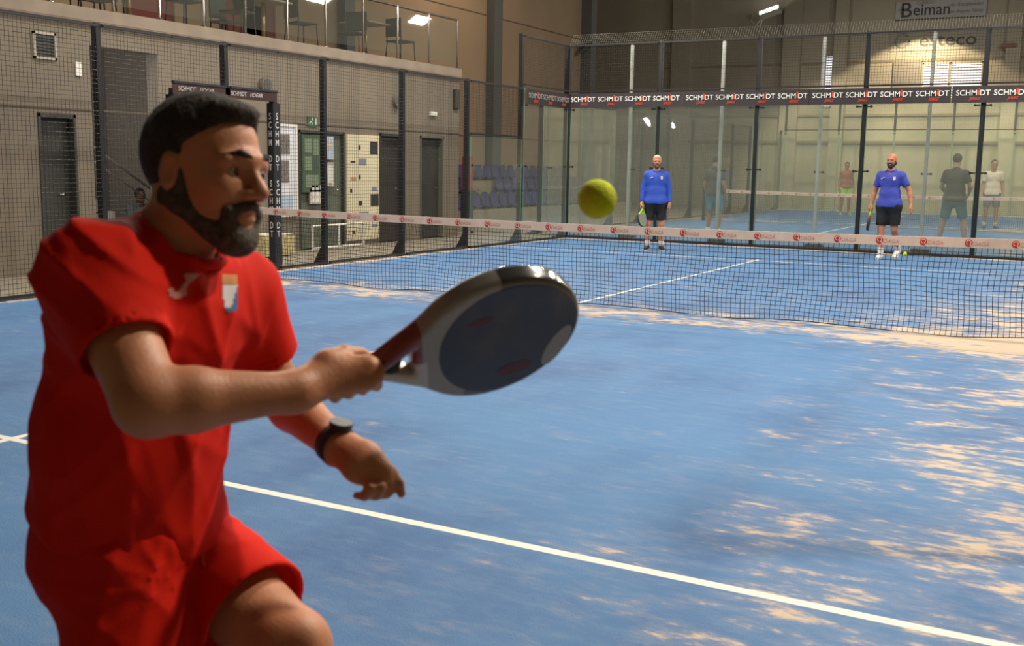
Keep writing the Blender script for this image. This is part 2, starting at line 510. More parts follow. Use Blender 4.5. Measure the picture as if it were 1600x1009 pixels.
def torso(v, J, inf=0., k=.04):
    X = unit(J['shL'] - J['shR']); F = J['F']; U = unit(J['neck'] - J['pelvis'])
    F = unit(F - (F @ X) * X)
    ch, be, pe = J['chest'], J['belly'], J['pelvis']; g = J.get('girth', 1.)
    v.cone(pe - X * .05, pe + X * .05, .135 * g + inf, .135 * g + inf, k, F, .86)
    v.cone(be - X * .05, be + X * .05, .118 * g + inf, .118 * g + inf, k, F, .9)
    v.cone(pe, be, .138 * g + inf, .132 * g + inf, k, F, .87)
    v.cone(be, ch, .135 * g + inf, .140 * g + inf, k, F, .82)
    v.cone(ch - X * .060, ch + X * .060, .108 * g + inf, .108 * g + inf, k, F, 1.0)
    v.cone(J['shR'] * .78 + ch * .22, J['neck'] + U * .005, .046 + inf, .048 + inf, k)
    v.cone(J['shL'] * .78 + ch * .22, J['neck'] + U * .005, .046 + inf, .048 + inf, k)
    v.cone(J['shR'], J['chest'] + U * .04, .062 + inf, .10 + inf, k)
    v.cone(J['shL'], J['chest'] + U * .04, .062 + inf, .10 + inf, k)


def folds(v, amp, J, seed=0, zscale=1.):
    """creases pressed into cloth: bands that run from the joints, as displacement of the surface"""
    sl, G = v.blk(v.lo, v.lo + v.h * v.n)
    r = np.random.default_rng(seed)
    d = np.zeros(G.shape[:3], np.float32)
    for i in range(7):
        w = r.normal(size=3); w[2] *= zscale; w = w / np.linalg.norm(w) * r.uniform(16, 46)
        w2 = r.normal(size=3) * 9
        ph = (G @ w.astype(np.float32)) + 1.6 * np.sin(G @ w2.astype(np.float32) + r.uniform(0, 6))
        d += (1 - np.abs(np.sin(ph * .5))) ** 2 * r.uniform(.4, 1)
    v.f[sl] = v.f[sl] - amp * (d / 3.0 - .35)


SKIN = {}


def skin_mat(name, col): return mat(name, col, .5, noise=.10, nscale=14, bump=.12, bscale=180, sub=.12, spec=.35)


def person(name, loc, rz, label, H=1.76, skin=(190, 135, 105), hair=None, hair_t=.009, beard=None, top=(50, 90, 200), sleeve='short', shorts=(25, 25, 30),
           pose=None, socks=(230, 230, 225), shoes=(40, 40, 45), racket_hand=None, sit=False, face=True, vox=.009, crest=False, girth=1., collar=False, bare=False):
    """a standing figure; local axes: looks to -Y, left side +X"""
    s = H / 1.76
    root = empty(name, loc, rz, label, 'person')
    J = dict(pelvis=(0, 0, .93), belly=(0, -.005, 1.08), chest=(0, .0, 1.30), neck=(0, .02, 1.47), head=(0, -.015, 1.645),
             shR=(-.165, .01, 1.392), shL=(.165, .01, 1.392), elR=(-.235, .03, 1.13), elL=(.235, .03, 1.13), wrR=(-.25, -.06, .89), wrL=(.25, -.06, .89),
             hipR=(-.095, 0, .90), hipL=(.095, 0, .90), knR=(-.12, -.03, .49), knL=(.12, -.03, .49), anR=(-.13, .03, .09), anL=(.13, .03, .09),
             toR=(-.16, -.17, .0), toL=(.16, -.17, .0), F=(0, -1, 0), HF=(0, -1, 0))
    if pose: J.update(pose)
    J = {k: (np.array(v, float) * (1 if k in ('F', 'HF') else s)) for k, v in J.items()}
    J['girth'] = girth
    X = unit(J['shL'] - J['shR']); F = unit(J['F'])
    hf = unit(J['HF']); hs = unit(np.cross((0, 0, 1), hf)); hu = np.cross(hf, hs)
    lo, hi = bounds([v for k, v in J.items() if k not in ('F', 'HF', 'girth')], .16)
    hi[2] = H + .03; lo[2] = -.02
    wd_ = {}
    # body
    v = Vol(lo, hi, vox)
    torso(v, J)
    for q in 'RL':
        v.cone(J['sh' + q], J['el' + q], .052 * s, .040 * s, .02)
        v.cone(J['el' + q], J['el' + q] * .7 + J['wr' + q] * .3, .040 * s, .041 * s, .01)
        v.cone(J['el' + q] * .7 + J['wr' + q] * .3, J['wr' + q], .041 * s, .026 * s, .01)
        v.cone(J['hip' + q], J['kn' + q], .088 * s, .055 * s, .03)
        v.cone(J['kn' + q], J['kn' + q] * .65 + J['an' + q] * .35, .054 * s, .056 * s, .01)
        v.cone(J['kn' + q] * .65 + J['an' + q] * .35, J['an' + q], .056 * s, .036 * s, .01)
        v.cone(J['an' + q], J['an' + q] * .6 + (J['to' + q] + np.array((0, 0, .03))) * .4, .032, .018, .01)
        sgn = -1 if q == 'R' else 1
        fa = unit(J['wr' + q] - J['el' + q])
        if racket_hand == q:
            ra = unit(np.array((0, -.35, -1.)) if 'ra' not in J else J['ra'])
            rc = J['wr' + q] + fa * .06 + np.array((-sgn * .02, -.02, -.0))
            hand_grip(v, J['wr' + q], rc, ra, np.array((sgn * 1., 0, 0)), np.array((0, 1., 0)), s)
            root['_x'] = 1
            wd_['rc'] = rc; wd_['ra'] = ra
        else:
            hand_open(v, J['wr' + q], fa, np.array((-sgn * 1., .3, 0)), np.array((0, -1., 0)), s, .45)
    P = head_skin(v, J['head'], hf, hs, hu, s, J['neck'])
    sk = skin_mat('skin_%d_%d_%d' % skin, skin)
    body = v.build('body', sk, root)
    # eyes
    if face:
        for q in (-1, 1):
            e = MB(); c = P(.076, q * .031, .001)
            for i in range(5): pass
            n = 10
            ring = []
            sph = bmesh.new(); bmesh.ops.create_uvsphere(sph, u_segments=12, v_segments=8, radius=.0125 * s)
            me = bpy.data.meshes.new('eye'); sph.to_mesh(me); sph.free()
            me.transform(Matrix.Translation(Vector(c)))
            me.materials.append(mat('eye_dark', (40, 28, 22), .25))
            o = bpy.data.objects.new('eye', me); C.objects.link(o); o.parent = root
    if hair:
        h = Vol(J['head'] - .16, J['head'] + .16, vox * .8); hair_vol(h, J['head'], hf, hs, hu, s, hair_t)
        h.build('hair', mat('hair_%d_%d_%d' % hair, hair, .8, noise=.3, nscale=60, bump=.5, bscale=120), root)
    if beard:
        h = Vol(J['head'] - .16, J['head'] + .16, vox * .8); beard_vol(h, J['head'], hf, hs, hu, s, .009)
        h.build('beard', mat('hair_%d_%d_%d' % beard, beard, .8, noise=.3, nscale=60, bump=.5, bscale=120), root)
    # top
    if top:
        v = Vol(lo, hi, vox); torso(v, J, .012, .045)
        v.cone(J['pelvis'] - X * .04 - np.array((0, 0, .03)), J['pelvis'] + X * .04 - np.array((0, 0, .03)), .172 * girth, .172 * girth, .05, F, .9)
        tz = J['pelvis'][2] - .06 * s
        sl, G = v.blk(v.lo, v.lo + v.h * v.n)
        v.f[sl] = np.maximum(v.f[sl], tz - G[..., 2])
        for q in 'RL':
            if bare: continue
            if sleeve == 'long':
                v.cone(J['sh' + q], J['el' + q], .070 * s, .058 * s, .03)
                v.cone(J['el' + q], J['wr' + q] - unit(J['wr' + q] - J['el' + q]) * .0, .058 * s, .040 * s, .01, cut=.01)
            else:
                e = J['sh' + q] * .30 + J['el' + q] * .70
                v.cone(J['sh' + q], e, .070 * s, .064 * s, .03, cut=.008)
        folds(v, .010, J, hash(name + str(loc[0])) % 97 if False else int(abs(loc[0]) * 31) % 97)
        # neck opening
        nk = J['neck'] + F * .035 + np.array((0, 0, .02))
        v.cone(nk - np.array((0, 0, .03)), nk + np.array((0, 0, .12)), .064 * s, .07 * s, .006, op='sub')
        tm = mat('cloth_%d_%d_%d' % top, top, .75, bump=.15, bscale=300, noise=.05, nscale=5)
        tp = v.build('pullover' if sleeve == 'long' else ('tank_top' if bare else 'shirt'), tm, root)
        if collar or sleeve == 'long':
            cb = MB(); pts = []
            for i in range(20):
                a = 2 * math.pi * i / 20 + .0
                pts.append(tuple(J['neck'] + np.array((.066 * s * math.cos(a), .066 * s * math.sin(a) - .012, .012 + (.02 if math.sin(a) > 0 else -.022 * abs(math.sin(a)) ** 2)))))
            cb.tube(pts, .013, 8, closed=True)
            o = cb.build('collar', tm, root, True)
        if crest:
            # small shield on the left breast, white maker's tick on the right breast
            def on_front(x, z, mb_fn):
                y = -.118 * girth - .022
                return mb_fn
            ff = -.135 * girth
            mb = MB(); mb.prism([(.075 * s, ff - .006, 1.375 * s), (.115 * s, ff - .004, 1.375 * s), (.113 * s, ff - .006, 1.33 * s), (.095 * s, ff - .008, 1.31 * s), (.077 * s, ff - .006, 1.33 * s)], (0, .03, 0))
            mb.build('crest', mat('crest_white', (225, 215, 205), .6, noise=.4, nscale=60), root)
            mb = MB(); mb.prism([(-.12 * s, ff - .004, 1.345 * s), (-.07 * s, ff - .006, 1.365 * s), (-.065 * s, ff - .006, 1.355 * s), (-.115 * s, ff - .004, 1.333 * s)], (0, .03, 0))
            mb.build('logo', WHITE, root)
    # shorts
    v = Vol(lo, hi, vox)
    v.cone(J['pelvis'] - X * .05, J['pelvis'] + X * .05, .156 * girth, .156 * girth, .03, F, .9)
    v.cone(J['hipR'] - np.array((0, 0, .03)), J['hipL'] - np.array((0, 0, .03)), .118 * girth, .118 * girth, .04)
    for q in 'RL':
        e = J['hip' + q] * .18 + J['kn' + q] * .82
        v.cone(J['hip' + q], e, .105 * s, .088 * s, .05, cut=.008)
    sl, G = v.blk(v.lo, v.lo + v.h * v.n)
    v.f[sl] = np.maximum(v.f[sl], G[..., 2] - (J['pelvis'][2] - .01 * s) if not sit else -1)
    folds(v, .008, J, 3)
    v.build('shorts', mat('cloth_%d_%d_%d' % shorts, shorts, .8, bump=.15, bscale=300), root)
    # feet
    for q in 'RL':
        an = J['an' + q]; to = J['to' + q]; d = unit((to - an) * np.array((1, 1, 0)))
        heel = np.array((an[0], an[1], to[2])) - d * .045
        if pose and 'tilt' + q in pose: heel = np.array(pose['tilt' + q]) * s
        toe = np.array((to[0], to[1], to[2])); toe = heel + unit(toe - heel) * .285 * s
        dd = unit(toe - heel); upv = unit(np.cross(np.cross(dd, (0, 0, 1)), dd))
        v = Vol(np.minimum(heel, toe) - .08, np.maximum(heel, toe) + .14, vox * .8)
        shoe(v, heel, toe, upv, s)
        v.build('shoe', mat('shoe_%d_%d_%d' % shoes, shoes, .5, noise=.5, nscale=30), root)
        so = MB(); so.prism([tuple(heel + dd * a * .285 * s + np.cross(upv, dd) * b * s - upv * .004) for a, b in ((0, -.03), (.4, -.034), (.75, -.045), (1., -.015), (1., .015), (.75, .045), (.4, .034), (0, .03))], tuple(upv * .018))
        so.build('shoe_sole', mat('sole_white', (225, 222, 215), .6), root)
        if socks:
            v = Vol(np.minimum(an, J['kn' + q]) - .1, np.maximum(an, J['kn' + q]) + .1, vox * .8)
            v.cone(an - np.array((0, 0, .0)), an * .72 + J['kn' + q] * .28, .043 * s, .055 * s, .0, cut=.004)
            v.build('sock', mat('sock_%d_%d_%d' % socks, socks, .9, bump=.2, bscale=200), root)
    if '_x' in root: del root['_x']
    root['rc'] = 0; del root['rc']
    bpy.context.view_layer.update()
    mw = root.matrix_world
    if 'rc' in wd_:
        return root, mw @ Vector(wd_['rc']), mw.to_3x3() @ Vector(wd_['ra'])
    return root, None, None


# ------------------------------------------------------------------ materials of the hall
CONC = mat('concrete_floor', (138, 130, 116), .55, noise=.12, nscale=2.5, bump=.1, bscale=30)
WALLB = mat('block_wall', (118, 108, 94), .8, noise=.09, nscale=.9, bump=.1, bscale=60)
WALLT = mat('tan_wall', (150, 130, 106), .85, noise=.08, nscale=.7)
WALLF = mat('far_wall', (160, 152, 134), .85, noise=.06, nscale=.8)
WALLU = mat('upper_wall', (120, 108, 92), .85, noise=.08, nscale=.6)
SLAB = mat('slab_edge', (140, 126, 112), .8, noise=.12, nscale=3)
DOORD = mat('dark_door', (52, 52, 48), .5, noise=.15, nscale=3)
MAROON = mat('maroon_door', (112, 52, 42), .6, noise=.12, nscale=2)


def turf_material():
    m = bpy.data.materials.new('turf_blue'); m.use_nodes = True; nt = m.node_tree; L = nt.links
    b = nt.nodes['Principled BSDF']; b.inputs['Roughness'].default_value = .75; b.inputs['Specular IOR Level'].default_value = .25
    tc = nt.nodes.new('ShaderNodeTexCoord'); sp = nt.nodes.new('ShaderNodeSeparateXYZ'); L.new(tc.outputs['Object'], sp.inputs[0])

    def mth(op, a, b_=None, c=None):
        n = nt.nodes.new('ShaderNodeMath'); n.operation = op
        for i, x in enumerate((a, b_, c)):
            if x is None: continue
            if isinstance(x, (int, float)): n.inputs[i].default_value = x
            else: L.new(x, n.inputs[i])
        return n.outputs[0]

    def noise(scale, det, mapping, rough=.5):
        mp = nt.nodes.new('ShaderNodeMapping'); L.new(tc.outputs['Object'], mp.inputs[0])
        mp.inputs['Scale'].default_value = mapping[0]; mp.inputs['Rotation'].default_value = (0, 0, mapping[1])
        n = nt.nodes.new('ShaderNodeTexNoise'); n.inputs['Scale'].default_value = scale; n.inputs['Detail'].default_value = det; n.inputs['Roughness'].default_value = rough
        L.new(mp.outputs[0], n.inputs['Vector']); return n.outputs['Fac']

    def ramp(x, a, b_):
        n = nt.nodes.new('ShaderNodeMapRange'); n.interpolation_type = 'SMOOTHSTEP'
        L.new(x, n.inputs[0]); n.inputs[1].default_value = a; n.inputs[2].default_value = b_; return n.outputs[0]

    def band(x, c, w):  # 1 inside |x-c|<w
        return mth('LESS_THAN', mth('ABSOLUTE', mth('SUBTRACT', x, c)), w)

    def mixc(f, a, b_):
        n = nt.nodes.new('ShaderNodeMix'); n.data_type = 'RGBA'
        if isinstance(f, (int, float)): n.inputs[0].default_value = f
        else: L.new(f, n.inputs[0])
        for i, x in ((6, a), (7, b_)):
            if isinstance(x, tuple): n.inputs[i].default_value = (*x, 1)
            else: L.new(x, n.inputs[i])
        return n.outputs[2]

    x, y = sp.outputs[0], sp.outputs[1]
    blue = mixc(ramp(noise(1.6, 6, ((1, .45, 1), .5), .6), .3, .7), (.054, .127, .29), (.088, .192, .385))
    blue = mixc(ramp(noise(.5, 3, ((1, 1, 1), 0)), .35, .7), blue, (.075, .19, .39))
    fine = noise(11, 6, ((.35, 1.0, 1), .5), .65)
    blue = mixc(mth('MULTIPLY', ramp(fine, .42, .75), .4), blue, (.15, .25, .40))
    # sand: thicker by the net, along the right-hand side and towards the far end
    n1 = noise(2.6, 7, ((.6, 1, 1), .45), .68); n2 = noise(10, 6, ((.5, 1.3, 1), .5), .68)
    s_ = mth('ADD', mth('MULTIPLY', n1, .5), mth('MULTIPLY', n2, .5))
    ay = mth('ABSOLUTE', mth('ADD', y, .35))
    bnet = mth('MULTIPLY', mth('SUBTRACT', 1, ramp(ay, .15, 1.1)), .15)
    bnet2 = mth('MULTIPLY', mth('MULTIPLY', ramp(y, -.2, .6), mth('SUBTRACT', 1, ramp(y, 1.5, 5.5))), .06)
    brt = mth('MULTIPLY', ramp(x, 2.2, 5.4), .15)
    bside = mth('MULTIPLY', mth('SUBTRACT', 1, ramp(mth('ADD', x, 5), .02, .35)), .2)
    bend = mth('MULTIPLY', ramp(y, 9.6, 9.95), .25)
    t = mth('ADD', mth('ADD', mth('ADD', s_, bnet), mth('ADD', brt, bnet2)), mth('ADD', bside, bend))
    sand = mth('ADD', mth('MULTIPLY', ramp(t, .625, .72), .68), mth('MULTIPLY', ramp(t, .53, .68), .13))
    col = mixc(sand, blue, (.66, .50, .33))
    # faint seam of the turf rolls
    seam = mth('MULTIPLY', band(y, -.85, .018), .45)
    col = mixc(seam, col, (.05, .07, .10))
    lines = mth('MAXIMUM', band(y, -6.95, .026), band(y, 6.95, .026))
    cl = mth('MULTIPLY', band(x, 0, .026), mth('LESS_THAN', mth('ABSOLUTE', y), 7.1))
    lines = mth('MAXIMUM', lines, cl)
    wear = mth('SUBTRACT', 1, mth('MULTIPLY', ramp(n2, .35, .65), mth('ADD', .15, mth('MULTIPLY', ramp(y, 0, 1.5), .65))))
    col = mixc(mth('MULTIPLY', lines, wear), col, (.84, .80, .70))
    L.new(col, b.inputs['Base Color'])
    bn = nt.nodes.new('ShaderNodeTexNoise'); bn.inputs['Scale'].default_value = 120; L.new(tc.outputs['Object'], bn.inputs['Vector'])
    bp = nt.nodes.new('ShaderNodeBump'); bp.inputs['Strength'].default_value = .35; bp.inputs['Distance'].default_value = .01
    L.new(bn.outputs['Fac'], bp.inputs['Height']); L.new(bp.outputs['Normal'], b.inputs['Normal'])
    return m


TURF = turf_material()

# ------------------------------------------------------------------ SETTING
struct(MB().box(-16, -16, -.30, 14, 34, -.02).build('floor', CONC))
struct(MB().box(-5.12, -10.12, -.02, 5.12, 10.12, .0).build('floor_court', TURF))
t2 = struct(MB().box(-5.12, -10.12, -.02, 5.12, 10.12, .0).build('floor_court_second', TURF)); t2.location = (-1, 21.0, 0)
struct(MB().box(-16, -16, 9.4, 14, 34, 9.6).build('ceiling', mat('ceiling_grey', (90, 88, 84), .9)))
struct(MB().box(-16, 33, -.02, 14, 33.2, 9.4).build('wall_far', WALLF))
struct(MB().box(12, -16, -.02, 12.2, 33, 9.4).build('wall_right', WALLT))
struct(MB().box(-16, -16.2, -.02, 12.2, -16, 9.4).build('wall_back', WALLU))
# hall side wall, stepping out beyond the stand
wl = MB().box(-12.2, -16, -.02, -12, 25.6, 9.4).box(-15.6, 25.4, -.02, -12.2, 25.6, 9.4).box(-15.8, 25.6, -.02, -15.6, 33, 9.4)
struct(wl.build('wall_left_hall', WALLT))
# horizontal panel joints and columns of the hall
tr = MB()
for z in (2.35, 6.0, 7.6): tr.box(-12.0, 9.2, z, -11.985, 25.4, z + .03)
struct(tr.build('trim_hall_joints', mat('joint_dark', (95, 84, 68), .8)))
for i, (x0, y0, x1, y1) in enumerate(((-12.0, 18.5, -11.72, 19.0), (-12.0, 25.2, -11.6, 25.65), (-12.0, 11.2, -11.75, 11.6))):
    struct(MB().box(x0, y0, -.02, x1, y1, 9.4).build('column_hall', mat('column_grey', (88, 92, 92), .6)))
for xx, w in ((-6.4, .35), (-4.5, .25), (-11, .4), (1.6, .25), (7, .3)):
    struct(MB().box(xx - w, 32.75, -.02, xx + w, 33.0, 9.4).build('column_far', WALLF))
tr = MB(); tr.box(-12, 32.97, 5.62, 12, 33, 5.68).box(-12, 32.9, 2.55, 12, 33, 2.66).box(-12, 32.9, 3.6, 12, 33, 3.68)
struct(tr.build('trim_far_rails', mat('rail_beige', (128, 118, 90), .7)))

# clubhouse block along the left side, with its openings
BX = -7.1; BT = .22
opens = [(-1.25, -.66, 0, 2.07), (-.39, .79, 0, 3.0), (3.86, 5.12, 0, 2.04), (6.18, 7.02, 0, 2.06), (7.56, 8.44, 0, 2.06)]
wb = MB(); y = -16.0
for (a, b, z0, z1) in opens:
    wb.box(BX - BT, y, -.02, BX, a, 3.30); wb.box(BX - BT, a, z1, BX, b, 3.30); y = b
wb.box(BX - BT, y, -.02, BX, 9.04, 3.30).box(-12, 8.84, -.02, BX - BT, 9.04, 3.30)
wb.box(-9.5, -3, -.02, -9.3, 3.7, 3.3).box(-9.3, -3.2, -.02, BX - BT, -3.0, 3.3).box(-9.3, 1.75, -.02, BX - BT, 1.95, 3.3)
struct(wb.build('wall_left', WALLB))
tj = MB().box(BX, -16, 2.13, BX + .012, 9.04, 2.155)
struct(tj.build('trim_left_joint', mat('joint_dark', (95, 84, 68), .8)))
struct(MB().box(-12, -16, 3.30, BX + .06, 9.05, 3.48).box(BX + .06, -16, 3.285, BX + .075, 9.06, 3.31).build('slab_mezzanine', SLAB, bevel=.008))


def door(n, y0, y1, z1, mt, recess=.12, handle=True, frame=DOORD, hollow=None):
    d = MB().box(BX - recess - .05, y0 + .04, .0, BX - recess, y1 - .04, z1 - .04).build('door_%d' % n, mt); struct(d)
    f = MB().box(BX - .2, y0, 0, BX + .01, y0 + .045, z1).box(BX - .2, y1 - .045, 0, BX + .01, y1, z1).box(BX - .2, y0, z1 - .045, BX + .01, y1, z1)
    f.build('door_frame', frame, d)
    if handle:
        h = MB(); yy = y1 - .13; h.tube([(BX - recess, yy, 1.02), (BX - recess + .05, yy, 1.02), (BX - recess + .05, yy - .11, 1.02)], .009, 8)
        h.build('door_handle', CHROME, d, True)
    return d


door(1, -1.25, -.66, 2.07, DOORD)
door(2, 3.86, 5.12, 2.04, mat('grey_green_door', (92, 98, 84), .45, noise=.12), .05)
door(3, 6.18, 7.02, 2.06, mat('brown_black_door', (52, 46, 44), .5, noise=.1), .1)
door(4, 7.56, 8.44, 2.06, DOORD, .1, frame=mat('frame_grey', (100, 98, 84), .6))
# maroon doors up on the mezzanine
for i, (y0, y1) in enumerate(((12.25, 13.55), (8.2, 9.2), (4.6, 5.75), (-1.8, -.6))):
    d = MB().box(-12.0, y0, 3.48, -11.94, y1, 5.55).build('door_%d' % (5 + i), MAROON); struct(d)
    if y1 > 9.05: d.location.y = -5.0 if i == 0 else -.4
    MB().box(-12, y0 - .06, 3.48, -11.93, y0, 5.6).box(-12, y1, 3.48, -11.93, y1 + .06, 5.6).box(-12, y0 - .06, 5.55, -11.93, y1 + .06, 5.62).build('door_frame', mat('frame_brown', (90, 70, 58), .6), d)

# ------------------------------------------------------------------ wire mesh, glass and posts of the court cage
STP = mat('post_steel', (34, 35, 40), .45, .1, noise=.1)
_mp = {}


def mesh_panel(axis, a, b, z0, z1, fix, label, group='wire mesh panels of the court cage', pitch=.05, r=.0023, wire=WIRE, lean=None, rail=True):
    """axis 'y': panel runs along y at x = fix; 'x': along x at y = fix"""
    key = (axis, round(b - a, 3), round(z1 - z0, 3), pitch, wire.name, rail)
    root = None
    if key not in _mp:
        w = MB(); Lh = b - a; H = z1 - z0
        P = (lambda s, z: (0, s, z)) if axis == 'y' else (lambda s, z: (s, 0, z))
        n = int(round(Lh / pitch)); m = int(round(H / pitch))
        for i in range(n + 1): w.wire(P(i * Lh / n, 0), P(i * Lh / n, H), r)
        for j in range(m + 1): w.wire(P(0, j * H / m), P(Lh, j * H / m), r)
        o = w.build('wire_mesh_panel', wire)
        if rail:
            for z in (0, H):
                f = MB()
                if axis == 'y': f.box(-.018, 0, z - (.0 if z == 0 else .03), .018, Lh, z + (.03 if z == 0 else 0))
                else: f.box(0, -.018, z - (.0 if z == 0 else .03), Lh, .018, z + (.03 if z == 0 else 0))
                f.build('rail', STP, o)
        _mp[key] = o
    else: o = copy_tree(_mp[key])
    o.location = (fix, a, z0) if axis == 'y' else (a, fix, z0)
    tag(o, label, 'mesh fence panel', group); return o


_post = {}


def post(x, y, H, label, out=(-1, 0), group='steel posts of the court cage', w=.08, matl=None, gus=True):
    matl = matl or STP
    key = (H, out, w, matl.name)
    if key not in _post:
        o = MB().box(-w / 2, -w / 2, 0, w / 2, w / 2, H).build('steel_post', matl, bevel=.006)
        ox, oy = out
        if gus:
            g = MB(); px, py = (-oy * .05, ox * .05)
            g.box(-.12 if not ox else min(0, ox * .2) - .04, -.12 if not oy else min(0, oy * .2) - .04, -.02, .12 if not ox else max(0, ox * .2) + .04, .12 if not oy else max(0, oy * .2) + .04, .012)
            g.prism([(ox * .04 + px * .2, oy * .04 + py * .2, .01), (ox * .20 + px * .2, oy * .20 + py * .2, .01), (ox * .04 + px * .2, oy * .04 + py * .2, .30)], (-px * .4, -py * .4, 0))
            g.build('base_plate', matl, o)
        _post[key] = o
    else: o = copy_tree(_post[key])
    o.location = (x, y, 0); tag(o, label, 'post', group); return o


def glass_pane(axis, a, b, z0, z1, fix, label, matl=GLASS, group='glass panes of the court end walls', clips=True, clipz=(.25, 1.45, 2.62)):
    g = .006; t = .006
    mb = MB()
    if axis == 'x':
        mb.box(a + g, fix - t, z0, b - g, fix + t, z1)
    else: mb.box(fix - t, a + g, z0, fix + t, b - g, z1)
    # rebase on the pane's own foot
    c = ((a + b) / 2, fix, z0) if axis == 'x' else (fix, (a + b) / 2, z0)
    mb.v = [(v[0] - c[0], v[1] - c[1], v[2] - c[2]) for v in mb.v]
    o = mb.build('glass_pane', matl); o.location = c; tag(o, label, 'glass pane', group)
    e = MB(); h = z1 - z0; hw = (b - a) / 2 - g
    for s in (-1, 1):
        if axis == 'x': e.box(s * hw - .002, -t, 0, s * hw + .002, t, h)
        else: e.box(-t, s * hw - .002, 0, t, s * hw + .002, h)
    for zz in (0, h - .003):
        if axis == 'x': e.box(-hw, -t, zz, hw, t, zz + .003)
        else: e.box(-t, -hw, zz, t, hw, zz + .003)
    e.build('pane_edge', GLASS_EDGE, o)
    if clips:
        for z in clipz:
            if z > h: continue
            for s in (-1, 1):
                k = MB(); q = s * (hw - .075)
                if axis == 'x': k.disc((q, -.016, z), (0, 1, 0), .022, .032, 12); k.box(min(q, q + s * .085), -.014, z - .012, max(q, q + s * .085), -.008, z + .012)
                else: k.disc((-.016, q, z), (1, 0, 0), .022, .032, 12)
                k.build('clip', BLACK, o)
    return o


def nth(i): return ('first', 'second', 'third', 'fourth', 'fifth', 'sixth', 'seventh', 'eighth', 'ninth', 'tenth')[i]


# left side: posts every 2 m, mesh 3 m high in the middle, glass steps at the far corner
names_left = {8: 'dark steel post, first one before the far left corner of the cage', 6: 'dark steel post where the glass meets the mesh on the left side',
              4: 'dark steel post in front of the black doorway on the left side', 2: 'dark steel post just left of the white sponsor board',
              0: 'dark steel post at the left end of the net, above the gate', -2: 'dark steel post beside the staircase opening on the left side',
              -4: 'dark steel post of the left fence nearest the near end', -6: 'dark steel post of the left fence, second from the near end', -8: 'dark steel post of the left fence beside the near glass'}
for yy, lb in names_left.items(): post(-5.062, yy, 4.0 if abs(yy) == 8 else 3.0, lb)
post(-5.06, 10.06, 4.0, 'dark steel corner post where left side and far glass wall meet', w=.12)
post(-5.06, -10.06, 4.0, 'dark steel corner post at the near left corner', w=.12)
gate_posts = []
for yy, lb in ((.90, 'black padded gate post with vertical white lettering beside the net'), (-.90, 'black gate post on the near side of the net')):
    p_ = post(-5.04, yy, 2.30, lb, group=None, w=.09); gate_posts.append(p_)
    pad = MB().box(-.055, -.07, .06, .06, .07, 2.28).build('post_pad', mat('pad_black', (30, 30, 34), .6), p_)
    it = []
    z = 2.10; 
    for rep in range(3):
        for ch in 'SCHMDT':
            if ch == 'D': z -= .10
            it.append((ch, .125, (.062, .0, z), (0, 1, 0), (0, 0, 1), 0, .8, 0)); it.append((ch, .125, (.0, -.072, z), (1, 0, 0), (0, 0, 1), 0, .65, 0)); z -= .118
        z -= .10
        if z < .7: break
    text_mb(it, 'lettering', WHITE, pad)
for s, lb in ((1, 'dark gate header beam with HOGAR lettering beside the net'), (-1, 'dark gate header beam on the near side of the net')):
    hb = empty('gate_header', (-5.04, .45 * s, 2.30), 0, lb, 'gate')
    MB().box(-.03, -.49, -.0, .03, .49, .06).build('beam', STP, hb)
    MB().box(.03, -.49, -.0, .036, .49, .12).build('sign_strip', mat('strip_maroon', (74, 40, 38), .6), hb)
    text_mb([('SCHMiDT', .08, (.037, -.25, .06), (0, 1, 0), (0, 0, 1), 0, .85, 0), ('HOGAR', .075, (.037, .08, .06), (0, 1, 0), (0, 0, 1), 0, .9, .2)], 'lettering', WHITE, hb)
mesh_panel('y', -7.96, -6.04, 2.03, 2.98, -5.0, 'upper wire mesh panel over the low glass at the near end of the left side')
pan = [(-6, -4, 'wire mesh panel on the left fence, second from the near end'), (-4, -2, 'wire mesh panel in front of the dark door and the louvre'),
       (2, 4, 'wire mesh panel in front of the white sponsor board'), (4, 6, 'wire mesh panel in front of the two black doorways at its far end')]
for a, b, lb in pan: mesh_panel('y', a + .04, b - .04, .02, 2.98, -5.0, lb)
mesh_panel('y', -1.96, -.96, .02, 2.98, -5.0, 'narrow wire mesh panel in front of the staircase opening')
mesh_panel('y', .96, 1.96, .02, 2.98, -5.0, 'narrow wire mesh panel between gate post and next post')
mesh_panel('y', -.94, -.04, 2.42, 2.98, -5.0, 'small wire mesh panel over the near gate')
mesh_panel('y', .04, .94, 2.42, 2.98, -5.0, 'small wire mesh panel over the gate with HOGAR lettering')
mesh_panel('y', 6.04, 7.96, 2.03, 2.98, -5.0, 'upper wire mesh panel over the low glass on the left side')
mesh_panel('y', 8.04, 9.96, 3.03, 3.98, -5.0, 'upper wire mesh panel at the far left corner')
glass_pane('y', 6.04, 7.96, .04, 2.0, -5.0, 'low glass pane in front of the blue stadium seats', group=None, clipz=(.25, 1.45))
glass_pane('y', 8.04, 9.96, .04, 2.98, -5.0, 'tall glass pane on the left side at the far corner', group=None)
glass_pane('y', -7.96, -6.04, .04, 2.0, -5.02, 'low glass pane on the left side at the near end', group=None, clipz=(.25, 1.45))
for a, b in ((6.04, 9.96),):
    struct(MB().box(-5.03, a, 0, -4.97, b, .035).build('trim_left_glass_foot', STP))

